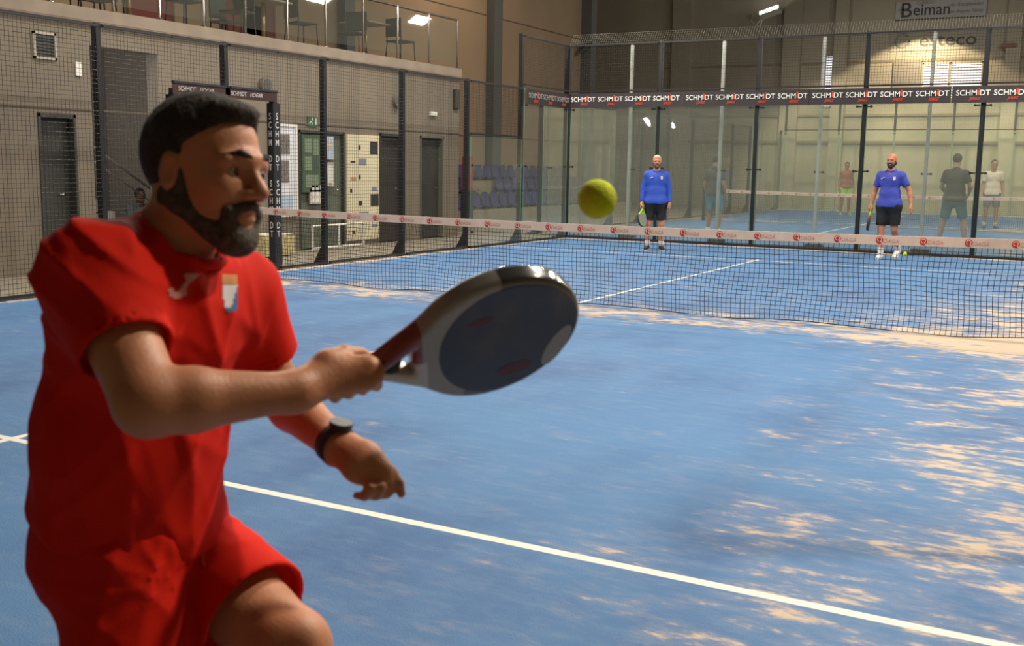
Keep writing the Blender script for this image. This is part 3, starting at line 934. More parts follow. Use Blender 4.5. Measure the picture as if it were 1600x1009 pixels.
# right side, outside the frame but part of the cage
for yy in range(-8, 10, 2): post(5.062, yy, 4.0 if abs(yy) == 8 else 3.0, 'dark steel post of the right-hand side of the cage', out=(1, 0), group='steel posts of the right side')
post(5.06, 10.06, 4.0, 'dark steel corner post at the far right', out=(1, 0), w=.12)
for a in range(-6, 6, 2): mesh_panel('y', a + .04, a + 1.96, .02, 2.98, 5.0, 'wire mesh panel of the right-hand side of the cage', 'wire mesh panels of the right side')

# far end wall: glass 3 m, banner across its head, mesh above, lean-out of mesh on top
seen = {-3: 'dark steel post behind the man in the blue pullover', -1: 'dark steel post second from the far left corner, right of the pullover man', 1: 'dark steel post just left of the bald man', 3: 'dark steel post in front of the man in the white shirt'}
for xx, lb in seen.items(): post(xx, 10.06, 4.0, lb, out=(0, 1))
pl = ['tall far glass pane behind the yellow ball', 'tall far glass pane between the pullover man and the next post', 'tall far glass pane in the middle of the far wall', 'tall far glass pane behind the bald man and the dark-shirted man', 'tall far glass pane at the right edge of the photo']
ml = ['wire mesh panel over the far glass, first from the left corner', 'wire mesh panel over the far glass, second from the left corner', 'wire mesh panel over the middle of the far glass', 'wire mesh panel over the far glass in front of the Gesteco sign', 'wire mesh panel over the far glass at the right edge']
for i, xx in enumerate(range(-5, 5, 2)):
    glass_pane('x', xx + .045, xx + 1.955, .04, 2.98, 10.0, pl[i])
    mesh_panel('x', xx + .04, xx + 1.96, 3.02, 3.98, 10.0, ml[i], 'wire mesh panels over the far glass')
struct(MB().box(-5.0, 9.97, 0, 5.0, 10.03, .045).build('trim_far_glass_foot', STP))
ov = MB()
for i in range(201): ov.wire((-5 + i * .05, 10.0, 3.98), (-5 + i * .05, 10.16, 4.20), .0022)
for j in range(6): ov.wire((-5, 10 + .032 * j, 3.98 + .044 * j), (5, 10 + .032 * j, 3.98 + .044 * j), .0028 if j in (0, 5) else .0018)
tag(ov.build('mesh_overhang', WIRE_G), 'long slanting strip of wire mesh leaning out over the top of the far fence', 'mesh fence panel')

ORANGE = mat('sign_orange', (225, 75, 30), .5)
BAN = mat('banner_charcoal', (50, 44, 48), .6, noise=.06)
TXT = mat('banner_white', (235, 235, 230), .5)


def schmidt(items, org, X, size, ws=1.):
    X = Vector(X); Z = Vector((0, 0, 1)); o = Vector(org)
    items.append(('SCHM', size, o - X * size * 1.02 * ws, X, Z, 0, ws, 0))
    items.append(('i', size * 1.22, o + X * size * .50 * ws + Z * size * .14, X, Z, 1, ws * 1.9, 0))
    items.append(('DT', size, o + X * size * 1.25 * ws, X, Z, 0, ws, 0))
    items.append(('JEREZ', size * .48, o - Z * size * .72, X, Z, 1, ws * 1.05, .25))


for k, x0 in enumerate((-4.98, -2.47, .0, 2.49)):
    b = empty('advertising_banner', (x0, 9.93, 2.70), 0,
              ['charcoal advertising banner with four white SCHMIDT words, leftmost on the far wall', 'charcoal advertising banner second from left on the far wall', 'charcoal advertising banner third from left, left of the bald man\'s post', 'charcoal advertising banner at the right edge of the far wall'][k],
              'banner', 'advertising banners along the head of the far glass')
    MB().box(0, 0, 0, 2.475, .008, .285).build('banner_sheet', BAN, b)
    it = []
    for i in range(4): schmidt(it, (.37 + .607 * i, -.004, .165), (1, 0, 0), .133, .98)
    text_mb(it, 'lettering', [TXT, ORANGE], b)
b = empty('advertising_banner', (-4.93, 8.02, 2.68), 0, 'charcoal advertising banner on the side glass before the far corner', 'banner')
MB().box(-.004, 0, 0, .004, 1.94, .29).build('banner_sheet', BAN, b)
it = []
for i in range(3): schmidt(it, (.009, .37 + .61 * i, .165), (0, 1, 0), .138, .98)
text_mb(it, 'lettering', [mat('banner_grey', (170, 165, 160), .5), ORANGE], b)

# near end wall (the wall the photograph is taken through)
for i, xx in enumerate(range(-5, 5, 2)):
    lb = ['near glass pane at the left corner', 'near glass pane second from the left corner', 'near glass pane in the middle', 'near glass pane second from the right corner', 'near glass pane between the lens and the player in red'][i]
    glass_pane('x', xx + .045, (xx + 1.955 if xx < 3 else 5.06), .04, 2.98, -10.0, lb, GLASS_CLEAR, 'glass panes of the near end wall', clips=(i < 3))
for xx in (-3, -1, 1): post(xx, -10.06, 4.0, 'dark steel post of the near end wall', out=(0, -1), group='steel posts of the near end wall')

# ------------------------------------------------------------------ net
NETM = mat('net_black', (26, 27, 32), .8)
BANDM = mat('net_band', (222, 198, 182), .75, noise=.06, nscale=9)
REDM = mat('logo_red', (188, 52, 44), .5)
PINKM = mat('logo_pink', (208, 160, 146), .6)


def net(y0, x0, x1, label, logos=True, pitch=.048, sag=True):
    root = empty('padel_net', (0, y0, 0), 0, label, 'net')
    def top(x):
        t = (x - x0) / (x1 - x0) * 2 - 1
        return .875 + .045 * t * t
    n = int((x1 - x0) / pitch); m = 17
    mb = MB(); Vs = {}
    for i in range(n + 1):
        x = x0 + (x1 - x0) * i / n
        for j in range(m + 1):
            tz = top(x) - .085
            t = j / m
            lift = .0
            if sag: lift = .012 + .04 * max(0, (x - 4.0)) ** 1.3
            z = lift + (tz - lift) * t
            w = math.sin(x * 2.6) * .5 + math.sin(x * 5.7 + 1) * .35
            bell = math.sin(math.pi * min(1, (1 - t) * 1.0)) * .5 + (1 - t) * .9
            dy = (w * .075 * bell - .05 * (1 - t)) if sag else 0
            dx = math.sin(z * 9 + x * 1.7) * .010 if sag else 0
            dz = math.sin(x * 3.1 + j * .5) * .013 * (1 - t) if sag else 0
            Vs[i, j] = Vector((x + dx, dy, z + dz))
    r = .0025 if sag else .0026
    for i in range(n + 1):
        for j in range(m):
            mb.wire(Vs[i, j], Vs[i, j + 1], r)
    for j in range(m + 1):
        for i in range(n):
            mb.wire(Vs[i, j], Vs[i + 1, j], r if j else r * 1.8)
    mb.build('netting', NETM, root)
    b = MB(); k = 60
    for sgn in (-1, 1):
        pass
    for i in range(k):
        xa = x0 + (x1 - x0) * i / k; xb = x0 + (x1 - x0) * (i + 1) / k
        q = len(b.v)
        for x in (xa, xb):
            z1 = top(x); z0 = z1 - .088
            b.v += [(x, -.007, z0), (x, -.009, z1), (x, .009, z1), (x, .007, z0)]
        b.f += [(q, q + 4, q + 5, q + 1), (q + 1, q + 5, q + 6, q + 2), (q + 2, q + 6, q + 7, q + 3), (q + 3, q + 7, q + 4, q)]; b.m += [0] * 4
    band = b.build('band', BANDM, root)
    if logos:
        it = []; x = x0 + .31
        while x < x1 - .2:
            z = top(x) - .044
            lg = MB(); lg.disc((x, -.0085, z), (0, -1, 0), .033, .0035, 20, 0)
            pts = []
            for a in range(0, 13):
                an = R(-60 + a * 26); pts.append((x + .019 * math.cos(an), -.0125, z + .004 + .019 * math.sin(an)))
            lg.tube(pts, .0033, 6, 1); lg.tube([(x + .008, -.0125, z - .008), (x + .026, -.0125, z - .030)], .004, 6, 1)
            lg.build('logo', [REDM, mat('logo_cream', (235, 215, 200), .6)], band)
            it.append(('DAGA', .052, (x + .105, -.0095, z - .006), (1, 0, 0), (0, 0, 1), 0, .95, .15))
            x += .39
        text_mb(it, 'lettering', PINKM, band)
    for s, xx in ((-1, x0 - .03), (1, x1 + .03)):
        p = MB().box(-.035, -.035, 0, .035, .035, .95).disc((0, 0, .95), (0, 0, 1), .03, .02, 12)
        p.build('net_post', STEEL, root).location = (xx, 0, 0)
    return root


net(0.0, -4.93, 4.93, 'black net with cream red-logoed top band across the near court')
net(19.7, -5.25, 3.93, 'far net with pale band on the second court behind the glass', True, .05, False)

# ------------------------------------------------------------------ second court behind the far glass
for k, xx in enumerate((-4, -2, 0, 2)):
    p = post(xx, 10.95, 4.05, ['pale silver steel post behind the yellow ball', 'pale silver steel post right of the pullover man', 'pale silver steel post in the middle behind the far glass', 'pale silver steel post behind and right of the bald man'][k],
             out=(0, 1), group='silver posts of the second court', w=.06, matl=STEEL_G, gus=False)
    MB().box(-.16, -.1, -.02, .16, .1, .05).build('base_block', mat('base_black', (38, 38, 38), .6), p)
for k, xx in enumerate(range(-6, 4, 2)):
    glass_pane('x', xx, xx + 2, .04, 2.98, 11.07, 'glass pane of the second court\'s near end wall', group='glass panes of the second court near wall', clipz=(1.42,))
    glass_pane('x', xx, xx + 2, .04, 2.98, 31.0, 'glass pane of the second court\'s far end wall', group='glass panes of the second court far wall', clips=False)
    mesh_panel('x', xx, xx + 2, 3.0, 4.0, 31.0, 'wire mesh panel above the second court\'s far glass', 'wire mesh panels of the second court', pitch=.1, r=.003, wire=WIRE_G)
for k, xx in enumerate(range(-6, 6, 2)):
    u = MB().box(-.04, -.03, 2.95, .04, .03, 4.05).disc((0, -.04, 2.88), (0, 1, 0), .035, .08, 12).build('upright', STP)
    u.location = (xx, 31.06, 0); tag(u, 'short dark upright above the far glass of the second court', 'post', 'uprights above the second court far glass')
    MB().box(-.03, -.02, 0, .03, .02, 2.95).build('glass_fin', mat('fin_grey', (150, 155, 135), .5), u)
for yy in (11.0, 15, 17, 19, 21, 25, 27, 31.0): post(-6.17, yy, 3.0, 'dark steel post on the left side of the second court', group='left side posts of the second court', gus=False)
for yy in (11, 13, 27, 29): glass_pane('y', yy, yy + 2, .04, 2.9, -6.1, 'glass pane on the left side of the second court', group='side glass of the second court', clips=False)
for yy in (15, 17, 19, 21, 23, 25): mesh_panel('y', yy, yy + 2, .02, 2.98, -6.1, 'wire mesh panel on the left side of the second court', 'left mesh panels of the second court', pitch=.1, r=.003)

# ------------------------------------------------------------------ far wall: signs, window, lamp
YF = 32.99
s = empty('wall_sign', (-.97, YF, 7.50), 0, 'pale grey Beiman sign board high on the far wall', 'sign')
MB().box(-1.60, -.05, -.32, 1.56, 0, .32).build('sign_board', mat('sign_grey', (165, 163, 162), .6, noise=.05), s)
MB().box(-1.60, -.12, -.37, 1.56, 0, -.33).build('sign_ledge', mat('ledge_dark', (60, 56, 50), .6), s)
GR = mat('sign_darkgrey', (62, 60, 62), .6); GR2 = mat('sign_midgrey', (125, 122, 122), .6)
text_mb([('+', .5, (-1.42, -.06, 0), (1, 0, 0), (0, 0, 1), 1, 1, 0), ('B', .78, (-1.22, -.06, -.02), (1, 0, 0), (0, 0, 1), 0, 1, 0), ('eiman', .60, (-.32, -.06, -.02), (1, 0, 0), (0, 0, 1), 0, .92, 0), ('CLINICO', .14, (-.55, -.06, .24), (1, 0, 0), (0, 0, 1), 1, 1.2, 0),
         ('Av. Recuperacion', .19, (.88, -.06, .12), (1, 0, 0), (0, 0, 1), 1, .85, .2), ('en Angeles Nieto', .19, (.88, -.06, -.12), (1, 0, 0), (0, 0, 1), 1, .85, .2)], 'lettering', [GR, GR2], s)
s = empty('wall_sign', (-.95, YF, 6.38), 0, 'Gesteco sign in dark letters on a pale panel on the far wall', 'sign')
MB().box(-1.75, -.04, -.38, 1.75, 0, .42).build('sign_board', mat('sign_pale', (150, 145, 128), .7), s)
text_mb([('esteco', .66, (.30, -.05, -.02), (1, 0, 0), (0, 0, 1), 0, 1.15, 0)], 'lettering', [GR], s)
g = MB(); g.tube([(-1.30 + .24 * math.cos(R(a)), -.055, .0 + .24 * math.sin(R(a))) for a in range(40, 345, 15)], .035, 6); g.box(-1.30, -.07, -.05, -1.02, -.04, .02); g.box(-1.10, -.07, -.2, -1.03, -.04, .0)
g.build('emblem', GR2, s)


def far_window(n, x0, x1, z0, z1, estr=1.0):
    w = MB().box(x0, YF - .02, z0, x1, YF, z1).build('window_%d' % n, mat('daylight_pane', (235, 235, 245), .4, emit=(.9, .93, 1.0), estr=estr)); struct(w)
    f = MB(); t = .05
    f.box(x0 - t, YF - .06, z0 - t, x0, YF, z1 + t).box(x1, YF - .06, z0 - t, x1 + t, YF, z1 + t).box(x0 - t, YF - .06, z1, x1 + t, YF, z1 + t).box(x0 - t, YF - .06, z0 - t, x1 + t, YF, z0)
    f.build('window_frame', mat('frame_beige', (150, 140, 120), .6), w)
    bl = MB(); z = z0 + .03
    while z < z1: bl.box(x0 + .01, YF - .045, z, x1 - .01, YF - .025, z + .035); z += .095
    bl.build('blind', mat('blind_brown', (105, 92, 84), .6), w); return w


far_window(1, -1.42, -.55, 4.25, 5.50); far_window(2, -.45, .58, 4.25, 5.50, .8)
far_window(3, -5.05, -4.82, 4.0, 5.9, .7)
pnl = MB().box(-2.52, YF - .06, 4.2, -1.52, YF, 5.62).build('wall_panel', mat('panel_grey', (128, 122, 112), .7)); tag(pnl, 'flat grey panel on the far wall left of the lit window', 'panel')
lt = empty('floodlight', (-7.6, 32.9, 7.5), 0, 'lit floodlight on a bent white bracket high on the far wall', 'lamp')
MB().tube([(-.45, 0, .15), (-.42, -.3, -.15), (.0, -.5, -.42), (.1, -.5, -.05)], .03, 8).tube([(-.15, -.5, -.32), (.12, -.5, .0)], .03, 8).build('bracket', WHITE, lt, True)
h = MB().box(-.42, -.16, -.09, .42, .16, .09).build('lamp_housing', STEEL_G, lt, bevel=.02); h.location = (.42, -.6, .10); h.rotation_euler = (R(-38), R(-17), 0)
e_ = MB().box(-.38, -.175, -.07, .38, -.162, .07).build('lamp_glass', mat('lamp_emit', (255, 250, 240), .4, emit=(1, .95, .88), estr=60), h)
wl_ = empty('wall_lamp', (1.45, 32.99, 5.85), 0, 'small brown lamp fixture on the far wall right of the lit window', 'lamp')
MB().prism([(-.12, 0, -.05), (.12, 0, -.05), (.26, -.3, .16), (-.26, -.3, .16)], (0, -.02, .12)).tube([(0, -.15, -.05), (0, -.1, -.4)], .025, 8).build('lamp_body', mat('lamp_brown', (120, 88, 66), .6), wl_)
spk = empty('wall_speaker', (-11.98, 25.0, 5.6), 0, 'dark angled bracket box on the wall near the hall corner', 'speaker')
MB().prism([(0, -.3, -.25), (.35, -.1, .1), (.35, .1, .1), (.45, .1, .25), (.0, .25, .1)], (.08, .0, .12)).build('speaker_body', mat('speaker_dark', (70, 64, 56), .7), spk)

# ------------------------------------------------------------------ things on the clubhouse wall
v_ = empty('wall_louvre', (BX, -1.10, 2.92), 0, 'square grey louvred vent high on the left wall', 'vent')
f = MB(); f.box(0, -.17, -.17, .03, -.14, .17).box(0, .14, -.17, .03, .17, .17).box(0, -.17, .14, .03, .17, .17).box(0, -.17, -.17, .03, .17, -.14); f.build('vent_frame', mat('vent_light', (165, 160, 148), .5), v_)
f = MB(); f.box(0, -.14, -.14, .004, .14, .14)
for i in range(7): f.prism([(.005, -.14, -.135 + i * .04), (.03, -.14, -.145 + i * .04), (.032, -.14, -.140 + i * .04), (.005, -.14, -.125 + i * .04)], (0, .28, 0))
f.build('slat', mat('vent_slat', (84, 86, 80), .5), v_)
o = MB().box(BX, -.64, 2.58, BX + .03, -.55, 2.76).build('junction_box', WHITE, bevel=.004); tag(o, 'small pale junction box on the left wall right of the louvre', 'box')
for (yy, zz, lb) in ((3.01, 2.72, 'round grey wall speaker above the green notice board'), (6.72, 2.69, 'round grey wall speaker above the brown doorway')):
    s = empty('wall_speaker', (BX, yy, zz), 0, lb, 'speaker', 'round wall speakers')
    MB().disc((0, 0, 0), (1, 0, 0), .125, .09, 28).build('speaker_body', mat('speaker_grey', (112, 108, 98), .6), s, bevel=.01)
    MB().disc((.09, 0, 0), (1, 0, 0), .10, .006, 24).build('speaker_grille', mat('speaker_grille', (84, 82, 76), .8, bump=.6, bscale=400), s)
es = empty('exit_sign', (BX, 4.22, 2.19), 0, 'green running-man emergency exit sign above the green notice board', 'sign')
MB().box(0, -.13, -.085, .02, .13, .085).build('sign_plate', mat('exit_green', (62, 92, 66), .5), es)
r_ = MB(); r_.disc((.021, -.01, .05), (1, 0, 0), .016, .004, 12); r_.tube([(.023, -.02, .03), (.023, -.04, -.005), (.023, -.01, -.03), (.023, -.03, -.06)], .008, 6); r_.tube([(.023, -.04, -.005), (.023, -.075, -.02), (.023, -.09, -.05)], .008, 6); r_.tube([(.023, -.02, .03), (.023, .02, .02)], .006, 6); r_.box(.021, .06, -.06, .025, .10, .06)
r_.build('pictogram', mat('exit_white', (190, 200, 185), .5), es)
PAP = mat('paper_white', (215, 214, 208), .7); PAPP = mat('paper_printed', (188, 178, 165), .7, noise=.5, nscale=45)


def board(name, y0, y1, z0, z1, mt, label, sheets, cat='notice board', fr=None, g=None):
    b = empty(name, (BX, (y0 + y1) / 2, z0), 0, label, cat, g)
    hw = (y1 - y0) / 2; h = z1 - z0
    MB().box(0, -hw, 0, .03, hw, h).build('board_panel', mt, b)
    if fr:
        f = MB(); t = .04
        f.box(.0, -hw - t, -t, .05, -hw, h + t).box(.0, hw, -t, .05, hw + t, h + t).box(0, -hw, h, .05, hw, h + t).box(0, -hw, -t, .05, hw, 0); f.build('board_frame', fr, b)
    for (ya, yb, za, zb, pm) in sheets:
        MB().box(.031, ya - (y0 + y1) / 2, za - z0, .034, yb - (y0 + y1) / 2, zb - z0).build('printed_sheet', pm, b)
    return b


LB = mat('poster_blue', (170, 185, 205), .6)
board('notice_board', 3.16, 3.74, .62, 2.08, mat('board_white', (212, 214, 220), .5), 'tall white panel standing in for a bright reflection, right of the gate post', [(3.32, 3.60, 1.62, 1.95, mat('print_dark', (110, 104, 98), .7, noise=.5, nscale=40)), (3.34, 3.58, 1.15, 1.52, mat('print_dark', (110, 104, 98), .7)), (3.22, 3.66, .68, .95, LB)], fr=WHITE)  # white panel stands in for a bright reflection; frame and sheets invented
board('notice_board', 3.92, 4.42, .98, 1.96, mat('board_green', (62, 82, 62), .8, noise=.1), 'green notice board with pinned sheets below the exit sign', [(3.98, 4.16, 1.66, 1.9, mat('paper_green', (110, 125, 100), .7, noise=.3, nscale=50)), (4.2, 4.36, 1.62, 1.9, mat('paper_green', (110, 125, 100), .7)), (3.98, 4.16, 1.35, 1.6, mat('paper_green', (110, 125, 100), .7)), (4.0, 4.34, 1.06, 1.28, mat('paper_green', (110, 125, 100), .7))])
board('poster', 4.12, 4.5, .78, 1.12, PAPP, 'pink and white printed poster low below the green board', [(4.16 + .11 * i, 4.24 + .11 * i, .80 + .11 * j, .88 + .11 * j, PAP) for i in range(3) for j in range(3)], cat='poster')
board('poster', 4.52, 4.78, 1.55, 1.95, LB, 'bluish poster on the left wall beside the dark post', [(4.56, 4.74, 1.72, 1.90, PAPP)], cat='poster')
board('poster', 4.52, 4.78, 1.08, 1.5, PAPP, 'pale pinkish poster below the bluish one beside the dark post', [(4.56, 4.74, 1.14, 1.44, PAP)], cat='poster')
LG = mat('logo_bluegrey', (120, 128, 140), .6); LO = mat('logo_orange', (200, 130, 90), .6); LD = mat('logo_black', (42, 42, 44), .6)
sheets = [(5.85, 6.09, 1.66, 1.90, LD), (5.87, 6.12, .70, .92, LD), (5.50, 5.74, 1.46, 1.58, LG), (5.48, 5.80, .48, .60, LG), (5.50, 5.56, 1.74, 1.82, LD), (5.26, 5.42, 1.18, 1.24, LO), (5.50, 5.56, 1.2, 1.28, LD), (5.24, 5.30, .96, 1.03, LD), (5.50, 5.60, .72, .80, LD), (5.9, 6.06, .98, 1.06, LG), (5.3, 5.44, .56, .6, LO), (5.26, 5.4, 1.5, 1.53, LD), (5.9, 6.08, .3, .36, LG), (5.3, 5.38, .2, .27, LD)]
board('sponsor_board', 5.16, 6.14, .08, 2.01, mat('board_cream', (214, 204, 172), .5), 'tall cream sponsor board full of small logos beside the brown doorway', sheets, cat='sponsor board')
o = MB().box(BX, 7.9, 2.47, BX + .05, 8.12, 2.55).box(BX + .05, 7.93, 2.48, BX + .055, 8.09, 2.54, 1).build('emergency_light', [WHITE, mat('diffuser', (225, 225, 210), .4)], bevel=.0); tag(o, 'small white emergency light above the far black doorway', 'lamp')
o = MB().box(BX + .0, 8.78, 2.65, BX + .06, 8.98, 3.05).build('wall_box', DOORD, bevel=.01); tag(o, 'dark narrow box at the end of the left block wall', 'box')
# low white barrier in front of the block
b = empty('low_barrier', (BX + .35, 4.5, 0), 0, 'low white tubular barrier in front of the grey-green door', 'barrier')
for z in (.02, .40): MB().tube([(0, -.72, z + .02), (0, .72, z + .02)], .018, 8).build('rail', WHITE, b)
for yy in (-.72, 0, .72): MB().tube([(0, yy, 0), (0, yy, .42)], .018, 8).build('leg', WHITE, b)
o = MB().box(-7.0, 2.4, 0, -6.55, 3.1, .32).box(-6.98, 2.42, .32, -6.57, 3.08, .34, 1).build('storage_crate', [mat('crate_cream', (190, 178, 130), .6, noise=.4, nscale=12), PAP], bevel=.006); tag(o, 'cream crate on the floor under the white reflection panel', 'crate')
o = MB().box(-9.05, 12.35, .85, -8.9, 12.62, 1.70).build('hose_cabinet', mat('cabinet_red', (150, 42, 36), .5), bevel=.008)
tag(o, 'red hose cabinet just beyond the end of the left block wall', 'cabinet')
MB().box(-9.07, 12.33, -.02, -8.88, 12.64, .85).build('cabinet_stand', mat('stand_dark', (50, 54, 60), .6), o)
MB().box(-8.895, 12.38, .90, -8.885, 12.59, 1.65).build('cabinet_door', mat('cabinet_red2', (165, 50, 42), .4), o)

# stairs in the opening and their handrail
st = MB()
for i in range(10): st.box(-9.28, -2.9, i * .18 - .02, -8.0, 1.55 - i * .28, (i + 1) * .18)
struct(st.build('stairs_concrete', mat('stair_pale', (150, 142, 132), .8)))
hr = empty('handrail', (-7.95, 0, 0), 0, 'thin steel handrail slanting down across the staircase opening', 'handrail')
MB().tube([(0, 1.45, 1.0), (0, -1.2, 2.55)], .02, 8).tube([(0, 1.45, .8), (0, -1.2, 2.35)], .012, 8).build('rail', STEEL_G, hr, True)
for yy in (1.4, .4, -.8): MB().tube([(0, yy, max(0, (1.5 - yy) * .55 - .02)), (0, yy, 1.03 + (1.4 - yy) * .58)], .014, 8).build('baluster', STEEL_G, hr)

# ------------------------------------------------------------------ mezzanine railing, tables, chairs
ry = [-5.2, -4.1, -3.0, -2.0, -.98, .03, .86, 1.72, 2.62, 3.62, 4.62, 5.70, 6.78, 7.87, 8.95]
rl = empty('balcony_railing', (BX, 0, 3.48), 0, 'long glass balcony railing with chrome posts above the left block', 'railing')
MB().tube([(0, -16, .98), (0, 8.96, .98)], .021, 10).build('handrail', CHROME, rl, True)
for i, yy in enumerate(ry): MB().tube([(0, yy, 0), (0, yy, .97)], .02, 8).disc((0, yy, 0), (0, 0, 1), .05, .015, 12).build('baluster', CHROME, rl)
for i in range(len(ry) - 1): MB().box(-.005, ry[i] + .04, .10, .005, ry[i + 1] - .04, .90).build('glass_panel', GLASS_R, rl)


def cafe_table(loc, label, proto=[]):
    if not proto:
        t = empty('cafe_table', (0, 0, 0))
        MB().box(-.36, -.36, .72, .36, .36, .75).build('tabletop', mat('table_top', (150, 132, 120), .4), t, bevel=.008)
        MB().tube([(0, 0, .03), (0, 0, .72)], .035, 10).build('pedestal', mat('pedestal_gold', (176, 150, 112), .35, .6), t, True)
        MB().disc((0, 0, 0), (0, 0, 1), .22, .03, 24).build('base', STEEL, t); proto.append(t)
    else: t = copy_tree(proto[0])
    t.location = loc; tag(t, label, 'table', 'cafe tables on the balcony'); return t


def cafe_chair(loc, rz, label, proto=[]):
    if not proto:
        t = empty('cafe_chair', (0, 0, 0)); cm = mat('chair_dark', (50, 58, 52), .5); 
        MB().box(-.22, -.22, .43, .22, .22, .46).build('seat', cm, t, bevel=.012)
        b = MB().box(-.21, .20, .52, .21, .225, .88).build('backrest', cm, t, bevel=.012)
        for sx in (-1, 1):
            MB().tube([(sx * .19, -.19, .43), (sx * .21, -.21, 0)], .012, 8).build('leg', STEEL, t)
            MB().tube([(sx * .19, .22, .86), (sx * .19, .19, .43), (sx * .21, .23, 0)], .012, 8).build('leg', STEEL, t)
        proto.append(t)
    else: t = copy_tree(proto[0])
    t.location = loc; t.rotation_euler = (0, 0, rz); tag(t, label, 'chair', 'dark chairs on the balcony'); return t


for i, (x, y, lb) in enumerate(((-8.0, 4.05, 'cafe table behind the railing, between the two middle chrome posts'), (-8.1, 7.1, 'cafe table nearest the end of the balcony'), (-8.1, 1.2, 'cafe table on the balcony above the staircase side'), (-8.1, -1.0, 'cafe table on the balcony above the louvre'))): cafe_table((x, y, 3.48), lb)
for (x, y, r, lb) in ((-7.75, 4.75, 2.9, 'dark chair beyond the middle balcony table'), (-7.7, 7.75, 3.0, 'dark chair beyond the balcony table nearest the end'), (-7.8, 3.2, .2, 'dark chair before the middle balcony table'), (-7.8, 6.3, .3, 'dark chair before the balcony table nearest the end'),
                      (-7.7, 1.95, 3.1, 'dark chair beyond the table above the staircase'), (-7.8, .45, 0., 'dark chair before the table above the staircase'), (-7.8, -.25, 2.8, 'dark chair beyond the table above the louvre'), (-8.9, 1.3, 1.5, 'dark chair at the wall side of the table above the staircase'), (-8.9, 4.1, 1.6, 'dark chair at the wall side of the middle table')):
    cafe_chair((x, y, 3.48), r, lb)

# ------------------------------------------------------------------ stand with blue seats
for (xa, xb, zt, wh) in ((-10.3, -9.55, .30, 'lowest'), (-11.0, -10.305, .70, 'middle'), (-11.69, -11.005, 1.05, 'highest')):
    tag(MB().box(xa, 12.0, -.02, xb, 24.5, zt).build('stand_step', mat('stand_concrete', (140, 132, 108), .8, noise=.1)), wh + ' concrete step of the spectator stand under the blue seats', 'stand')


def seat_mesh():
    prof = [(.20, .08), (.10, .055), (0, .05), (-.10, .055), (-.17, .09), (-.20, .18), (-.225, .30), (-.24, .42), (-.235, .46)]
    mb = MB(); nu = 7
    for off in (0, 1):
        for i, (a, z) in enumerate(prof):
            for j in range(nu):
                t = j / (nu - 1) * 2 - 1
                wv = .205 - .03 * (i > 6) * (i - 6)
                c = .03 * t * t
                mb.v.append((a + (c if i > 4 else 0) - off * (.018 if i > 4 else 0), t * wv, z + (c if i <= 4 else -.02 * t * t * (i > 6)) - off * (.018 if i <= 4 else 0)))
    N = len(prof) * nu
    for i in range(len(prof) - 1):
        for j in range(nu - 1):
            q = i * nu + j
            mb.f.append((q, q + nu, q + nu + 1, q + 1)); mb.f.append((N + q, N + q + 1, N + q + nu + 1, N + q + nu)); mb.m += [0, 0]
    for i in range(len(prof) - 1):
        a = i * nu; b = a + nu - 1
        mb.f += [(a, N + a, N + a + nu, a + nu), (b, b + nu, N + b + nu, N + b)]; mb.m += [0, 0]
    for j in range(nu - 1):
        a = j; b = (len(prof) - 1) * nu + j
        mb.f += [(a, a + 1, N + a + 1, N + a), (b, N + b, N + b + 1, b + 1)]; mb.m += [0, 0]
    mb.box(-.06, -.05, 0, .06, .05, .05)
    return mb


s0 = seat_mesh().build('stadium_seat', mat('seat_blue', (52, 56, 112), .45), smooth=False)
first = True
for r_i, (x, z, ys) in enumerate(((-9.97, .302, 12.4), (-10.67, .702, 12.4), (-11.38, 1.052, 12.4))):
    for i in range(23):
        y = ys + i * .5
        if r_i == 1 and 15.6 < y < 17.2: continue
        o = s0 if first else s0.copy()
        if not first: C.objects.link(o)
        first = False; o.location = (x, y, z)
        tag(o, 'blue plastic stadium seat in the %s row of the stand' % ('front', 'middle', 'back')[r_i], 'seat', 'blue seats, %s row' % ('front', 'middle', 'back')[r_i])

# ------------------------------------------------------------------ rackets


